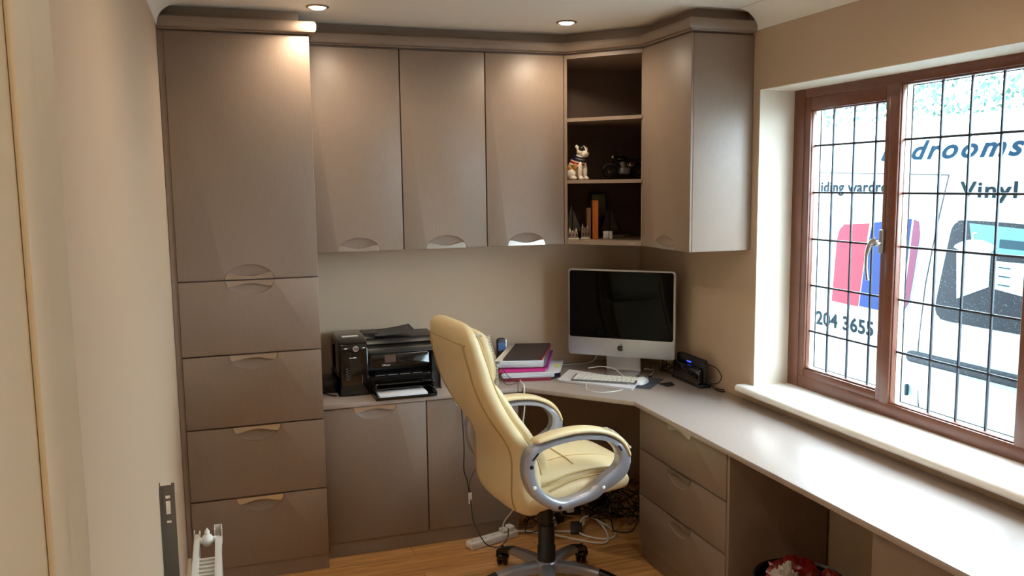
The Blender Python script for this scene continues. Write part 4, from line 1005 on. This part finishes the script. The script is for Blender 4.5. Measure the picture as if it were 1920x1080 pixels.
# ================================================================== radiator and bracket on the left wall
M_RAD = mat('white_enamel', rgb(226, 224, 218), .3, coat=.3)
t = thing('radiator', 'white double-panel radiator on the left wall, open at the top', 'radiator', (.295, -2.1, .12))
ry0, ry1, rz0, rz1 = -2.9, -1.44, .12, .60
for x0 in (.252, .322):
    b = MB(); b.box(x0, x0+.014, ry0, ry1, rz0, rz1-.012, .003)
    b.box(x0-.002, x0+.016, ry0, ry1-.01, rz1-.014, rz1, .002) if x0 < .3 else b.box(x0-.004, x0+.018, ry0, ry1-.05, rz1-.014, rz1, .002)
    if x0 > .3:
        b.box(x0-.006, x0-.003, ry1-.05, ry1, rz1-.03, rz1+.022, 0); b.box(x0+.016, x0+.019, ry1-.05, ry1, rz1-.03, rz1+.022, 0); b.box(x0-.004, x0+.018, ry1-.003, ry1, rz1-.03, rz1+.022, 0)
    else:
        b.box(x0-.003, x0+.0, ry1-.03, ry1, rz1-.03, rz1+.012, 0); b.box(x0+.014, x0+.018, ry1-.03, ry1-.004, rz1-.03, rz1+.008, 0)
    obj('panel', b, M_RAD, t)
b = MB()
b.box(.266, .270, ry0, ry1-.16, rz0+.02, rz1-.02); b.box(.318, .322, ry0, ry1-.16, rz0+.02, rz1-.02)
y = ry1-.17
while y > ry0+.05:
    b.box(.268, .320, y-.012, y, rz0+.02, rz1-.022, .001, 1); y -= .030
obj('convector_fins', b, M_RAD, t)
b = MB(); b.ell((.293, ry1-.055, rz1-.008), (.020, .024, .022)); b.lathe([(.008, 0), (.009, .012), (.002, .024)], (.293, ry1-.055, rz1+.010), 12); b.lathe([(.011, -.03), (.011, .03)], (.293, ry1-.055, rz1-.008), 16, (1, 0, 0))
obj('air_vent', b, M_WHITE, t)
obj('wall_bracket', MB().box(XL+.001, .252, -1.62, -1.595, .2, .52), M_RAD, t)
t = thing('steel_bracket', 'tall slotted grey steel strip standing out from the left wall', 'bracket', (XL, -1.75, .1))
b = MB(); by = -1.75
xa, xb, zt_ = XL+.001, XL+.044, .890
b.box(xa, xb, by, by+.003, .08, .752); b.box(xa, xa+.016, by, by+.003, .752, .872); b.box(xa+.029, xb, by, by+.003, .752, .872)
for z0_, z1_ in ((.772, .792), (.835, .842), (.852, .872)): b.box(xa+.016, xa+.029, by, by+.003, z0_-.0, z1_)
b.box(xa+.016, xa+.029, by, by+.003, .752, .764); b.box(xa, xb, by, by+.003, .872, zt_-.006); b.box(xa, xa+.003, by, by+.003, zt_-.006, zt_+.004); b.box(xa+.034, xb, by, by+.003, zt_-.006, zt_)
b.box(xa, xa+.002, by-.012, by+.02, .08, zt_-.01)
obj('strip', b, mat('galvanised_steel', rgb(120, 116, 108), .5, .6), t)

# ================================================================== outside: van, ground, trees
struct('ground', MB().box(2.99, 26, -16, 16, -.30, -.25), mat('wet_tarmac', rgb(120, 122, 124), .5, var=.2, vscale=3))
M_VAN = mat('white_van_paint', rgb(146, 162, 168), .4, spec=.2)
VX = 4.2
van = thing('van', 'white delivery van with blue lettering parked right outside the window', 'van', (5.1, -.9, -.25))
side = [(VX+.14, .0), (VX+.07, .25), (VX+.022, .50), (VX, .72), (VX-.004, .9), (VX+.004, 1.45), (VX+.02, 1.8), (VX+.05, 2.0), (VX+.10, 2.09), (VX+.20, 2.15), (VX+.9, 2.19)]
other = [(2*(VX+.93)-x, z) for x, z in side[::-1]]
def vsec(y, zoff, sx): return [(VX+.93+(x-VX-.93)*sx, y, z if z < .7 else .7+(z-.7)*zoff) for x, z in side+other]
secs = [vsec(1.9, .80, .94), vsec(1.86, .95, .98), vsec(1.7, .995, 1), vsec(.9, 1, 1), vsec(0, 1, 1), vsec(-1.2, 1, 1), vsec(-2.0, .99, 1), vsec(-2.6, .55, .98), vsec(-3.3, .35, .93), vsec(-3.45, .1, .88)]
vb = obj('van_body', MB().loft(secs), M_VAN, van, angle=28)
def vx(z):
    pts = side
    for (x0_, z0_), (x1_, z1_) in zip(pts[:-1], pts[1:]):
        if z0_ <= z <= z1_: return x0_+(x1_-x0_)*(z-z0_)/(z1_-z0_)
    return VX
def vplate(poly, m, name, d=.004, parent=None, label=None):
    """a flat shape applied on the van's side: follows the side's curve"""
    b = bmesh.new(); vs = [b.verts.new((0, y, z)) for y, z in poly]; b.faces.new(vs)
    zs = sorted({z for _, z in side}|{.5+.1*k for k in range(17)})
    for z in zs:
        bmesh.ops.bisect_plane(b, geom=b.verts[:]+b.edges[:]+b.faces[:], plane_co=(0, 0, z), plane_no=(0, 0, 1))
    r = bmesh.ops.extrude_face_region(b, geom=b.faces[:]); top = {v for v in r['geom'] if isinstance(v, bmesh.types.BMVert)}
    for v in b.verts: v.co.x = vx(v.co.z)+(-d if v in top else .002)
    bmesh.ops.recalc_face_normals(b, faces=b.faces[:])
    return obj(name, b, m, parent or van, angle=28, label=label)
def vtext(s, y, z, size, m, name, shear=0, off=0, sp=1, d=.004, xs=1):
    b = textbm(s, size, frame((0, y, z), (0, -1, 0), (0, 0, 1)) @ Matrix.Diagonal((xs, 1, 1, 1)), .0006, shear, off, spacing=sp)
    for v in b.bm.verts: v.co.x = vx(v.co.z)-d-v.co.x*0
    return obj(name, b, m, van)
M_VBLUE = mat('blue_lettering', rgb(8, 44, 64), .6, spec=.1); M_VDARK = mat('dark_lettering', rgb(18, 34, 42), .6, spec=.1)
vtext('bedrooms', -.182, 1.905, .150, M_VBLUE, 'lettering', .25, .004, 1.22, xs=1.33)
vtext('Complete', .22, 1.925, .062, mat('faded_gold_lettering', rgb(214, 196, 170), .5), 'lettering', .25, 0, 1.1)
vtext('Sliding wardrobes', .42, 1.712, .098, M_VDARK, 'lettering', 0, .003, 1.08, xs=1.13)
vtext('Vinyl c', -.82, 1.690, .118, M_VDARK, 'lettering', 0, .003, 1.12, xs=1.38)
vtext('204 3655', .318, .822, .125, M_VDARK, 'lettering', 0, .004, 1.06, xs=1.1)
def vline(pts, wd, m, name):
    mb = MB()
    for a, c in zip(pts[:-1], pts[1:]): mb.bar((vx(a[1])-.002, a[0], a[1]), (vx(c[1])-.002, c[0], c[1]), wd, .004, (1, 0, 0))
    return obj(name, mb, m, van)
vline([(.9, 1.855), (.31, 1.84), (-.73, 1.81), (-.69, 1.6), (-.67, 1.48), (-.62, 1.19), (-.59, .82), (-.58, .47), (-.58, .30)], .006, M_DARKGAP, 'door_gap')
vplate(crom2([(.75, .99), (.75, 1.30), (.72, 1.55), (.33, 1.57), (-.45, 1.57), (-.55, 1.55), (-.568, 1.47), (-.54, 1.25), (-.515, 1.07), (-.48, 1.01), (-.40, .99), (.2, .985)], 1), mat('pale_graphic', rgb(118, 138, 148), .6, spec=.1), 'side_graphic')
vplate([(.165, .995), (.14, 1.40), (.12, 1.47), (.08, 1.505), (-.148, 1.52), (-.12, 1.30), (-.085, .99)], mat('red_graphic', rgb(150, 30, 42), .6, spec=.1), 'graphic_block', .006, label='red block of the logo')
vplate([(-.095, .995), (-.13, 1.30), (-.175, 1.525), (-.49, 1.56), (-.475, 1.30), (-.44, 1.01), (-.35, .99)], mat('blue_graphic', rgb(14, 34, 78), .6, spec=.1), 'graphic_block', .006, label='blue block of the logo')
vplate([(-.508, 1.558), (-.545, 1.545), (-.562, 1.47), (-.535, 1.25), (-.508, 1.07), (-.475, 1.02), (-.455, 1.01), (-.49, 1.30)], mat('mauve_graphic', rgb(84, 44, 62), .6, spec=.1), 'graphic_block', .006, label='mauve strip at the end of the logo')
vline([(.40, 1.29), (-.48, 1.29)], .010, M_WHITE, 'graphic_line'); vline([(.40, 1.09), (-.45, 1.085)], .010, M_WHITE, 'graphic_line')
M_VWIN = mat('rainy_dark_panel', rgb(8, 16, 24), .5, spec=.15)
def speck(m):
    nt = m.node_tree; N = nt.nodes; L = nt.links; p = N['Principled BSDF']; tc = N.new('ShaderNodeTexCoord')
    v = N.new('ShaderNodeTexVoronoi'); v.inputs['Scale'].default_value = 95; L.new(tc.outputs['Object'], v.inputs['Vector'])
    cr = N.new('ShaderNodeValToRGB'); cr.color_ramp.elements[0].position = .10; cr.color_ramp.elements[0].color = rgb(120, 150, 160); cr.color_ramp.elements[1].position = .14; cr.color_ramp.elements[1].color = p.inputs['Base Color'].default_value
    L.new(v.outputs['Distance'], cr.inputs[0]); L.new(cr.outputs[0], p.inputs['Base Color'])
speck(M_VWIN)
kw = vplate(crom2([(-.71, 1.13), (-.77, 1.45), (-.785, 1.52), (-.82, 1.555), (-.88, 1.565), (-1.3, 1.555), (-1.8, 1.52), (-1.95, 1.45), (-1.98, 1.2), (-1.95, 1.03), (-1.85, 1.0), (-1.25, 1.0), (-.80, 1.0), (-.735, 1.015), (-.705, 1.05)], 2, True), M_VWIN, 'side_panel_picture', .004)
M_PB = mat('picture_pale_blue', rgb(70, 112, 126), .6, spec=.1); M_PW = mat('picture_white', rgb(140, 166, 174), .6, spec=.1); M_PD = mat('picture_grey', rgb(26, 50, 60), .6, spec=.1)
vplate([(-.90, 1.55), (-1.9, 1.50), (-1.9, 1.37), (-1.05, 1.40), (-.92, 1.47)], M_PB, 'picture_background', .0055, kw)
vplate([(-1.10, 1.475), (-1.9, 1.45), (-1.9, 1.41), (-1.10, 1.43)], M_PD, 'picture_background', .007, kw)
vplate([(-.83, 1.40), (-1.05, 1.42), (-1.05, 1.22), (-.85, 1.135)], M_PW, 'picture_cabinet', .007, kw)
vplate(crom2([(-.81, 1.415), (-.88, 1.455), (-.98, 1.465), (-1.07, 1.44), (-1.06, 1.41), (-.93, 1.395)], 3, True), M_PW, 'picture_basin', .008, kw)
vplate([(-.925, 1.455), (-.925, 1.50), (-.955, 1.505), (-.955, 1.497), (-.935, 1.493), (-.935, 1.455)], M_PW, 'picture_tap', .008, kw)
vplate([(-1.075, 1.36), (-1.30, 1.36), (-1.30, 1.19), (-1.085, 1.215)], M_PW, 'picture_drawers', .007, kw)
vline([(-.93, 1.33), (-.935, 1.25)], .006, M_PD, 'picture_handle'); vline([(-.965, 1.335), (-.97, 1.255)], .006, M_PD, 'picture_handle')
for z in (1.33, 1.285, 1.24):
    mb = MB(); mb.bar((VX-.010, -1.11, z), (VX-.010, -1.18, z-.002), .006, .003, (1, 0, 0)); obj('picture_handle', mb, M_PD, van)
mb = MB(); mb.prism(rrect(-1.9, -.52, .725, .79, .03), 0, VX-.028, VX+.01, .008, 3); obj('rubbing_strip', mb, M_VWIN, van)
mb = MB(); mb.prism(rrect(-.52, -.500, .51, .58, .009), 0, VX-.006, VX+.01, .002); obj('reflector', mb, M_VDARK, van)
for y in (1.2, -2.6):
    for x in (VX+.13, VX+1.74):
        obj('wheel', MB().lathe([(.0, -.09), (.28, -.09), (.33, -.06), (.33, .06), (.28, .09), (0, .09)], (x, y, .08), 32, (1, 0, 0)), M_BLACK, van)
def tree(x, y, h, r, n, seed, lb):
    random.seed(seed); t = thing('tree', lb, 'tree', (x, y, -.25))
    obj('trunk', MB().tube([(x, y, -.25), (x+.05, y+.1, h*.4), (x-.1, y, h*.8)], [.16, .12, .06], 8), mat('bark', rgb(96, 88, 76), .9) if 'bark' not in bpy.data.materials else bpy.data.materials['bark'], t)
    b = bmesh.new()
    for k in range(n):
        d = Vector((random.gauss(0, 1), random.gauss(0, 1), random.gauss(0, 1))).normalized()
        cl = Vector((x, y, h)) + Vector((d.x*r, d.y*r, d.z*r*.8))*random.random()**.45
        if noise.noise(cl*1.6) < .02: continue
        q = Euler((random.random()*6, random.random()*6, random.random()*6)).to_matrix(); s = random.uniform(.03, .065)
        b.faces.new([b.verts.new(cl+q @ Vector((a*s, c*s*.6, 0))) for a, c in ((-1, 0), (0, -1), (1, 0), (0, 1))])
    obj('foliage', b, mat('leaf_green', rgb(58, 92, 78), .7, var=.3, vscale=3) if 'leaf_green' not in bpy.data.materials else bpy.data.materials['leaf_green'], t, kind='stuff')
tree(10.0, 6.3, 3.2, 1.6, 3000, 1, 'leafy tree above the van roof over the start of the blue lettering')
tree(10.6, 4.2, 3.0, 1.7, 3200, 2, 'leafy tree above the van roof at the right edge of the window')

# repeats of one kind carry the same group
GR = {'ceiling_light': 'ceiling lights', 'wall_cabinet': 'wall cabinets around the corner shelves', 'drawer_unit': 'drawer units under the long worktop', 'cornice': 'cornices on top of the cabinets',
      'router_cable': 'black leads of the router', 'white_flex': 'white flexes on the floor under the desk', 'power_adapter': 'black power adapters under the desk', 'model_boat': 'model boats on the bottom shelf',
      'model_building': 'tiny building ornaments on the bottom shelf', 'book': 'books on the bottom shelf', 'tree': 'trees behind the van', 'paper_stack': 'stacks of white paper on the desk', 'white_plug': 'white plugs among the leads'}
for o in bpy.data.objects:
    k = o.name.split('.')[0]
    if o.parent is None and k in GR and 'category' in o: o['group'] = GR[k]
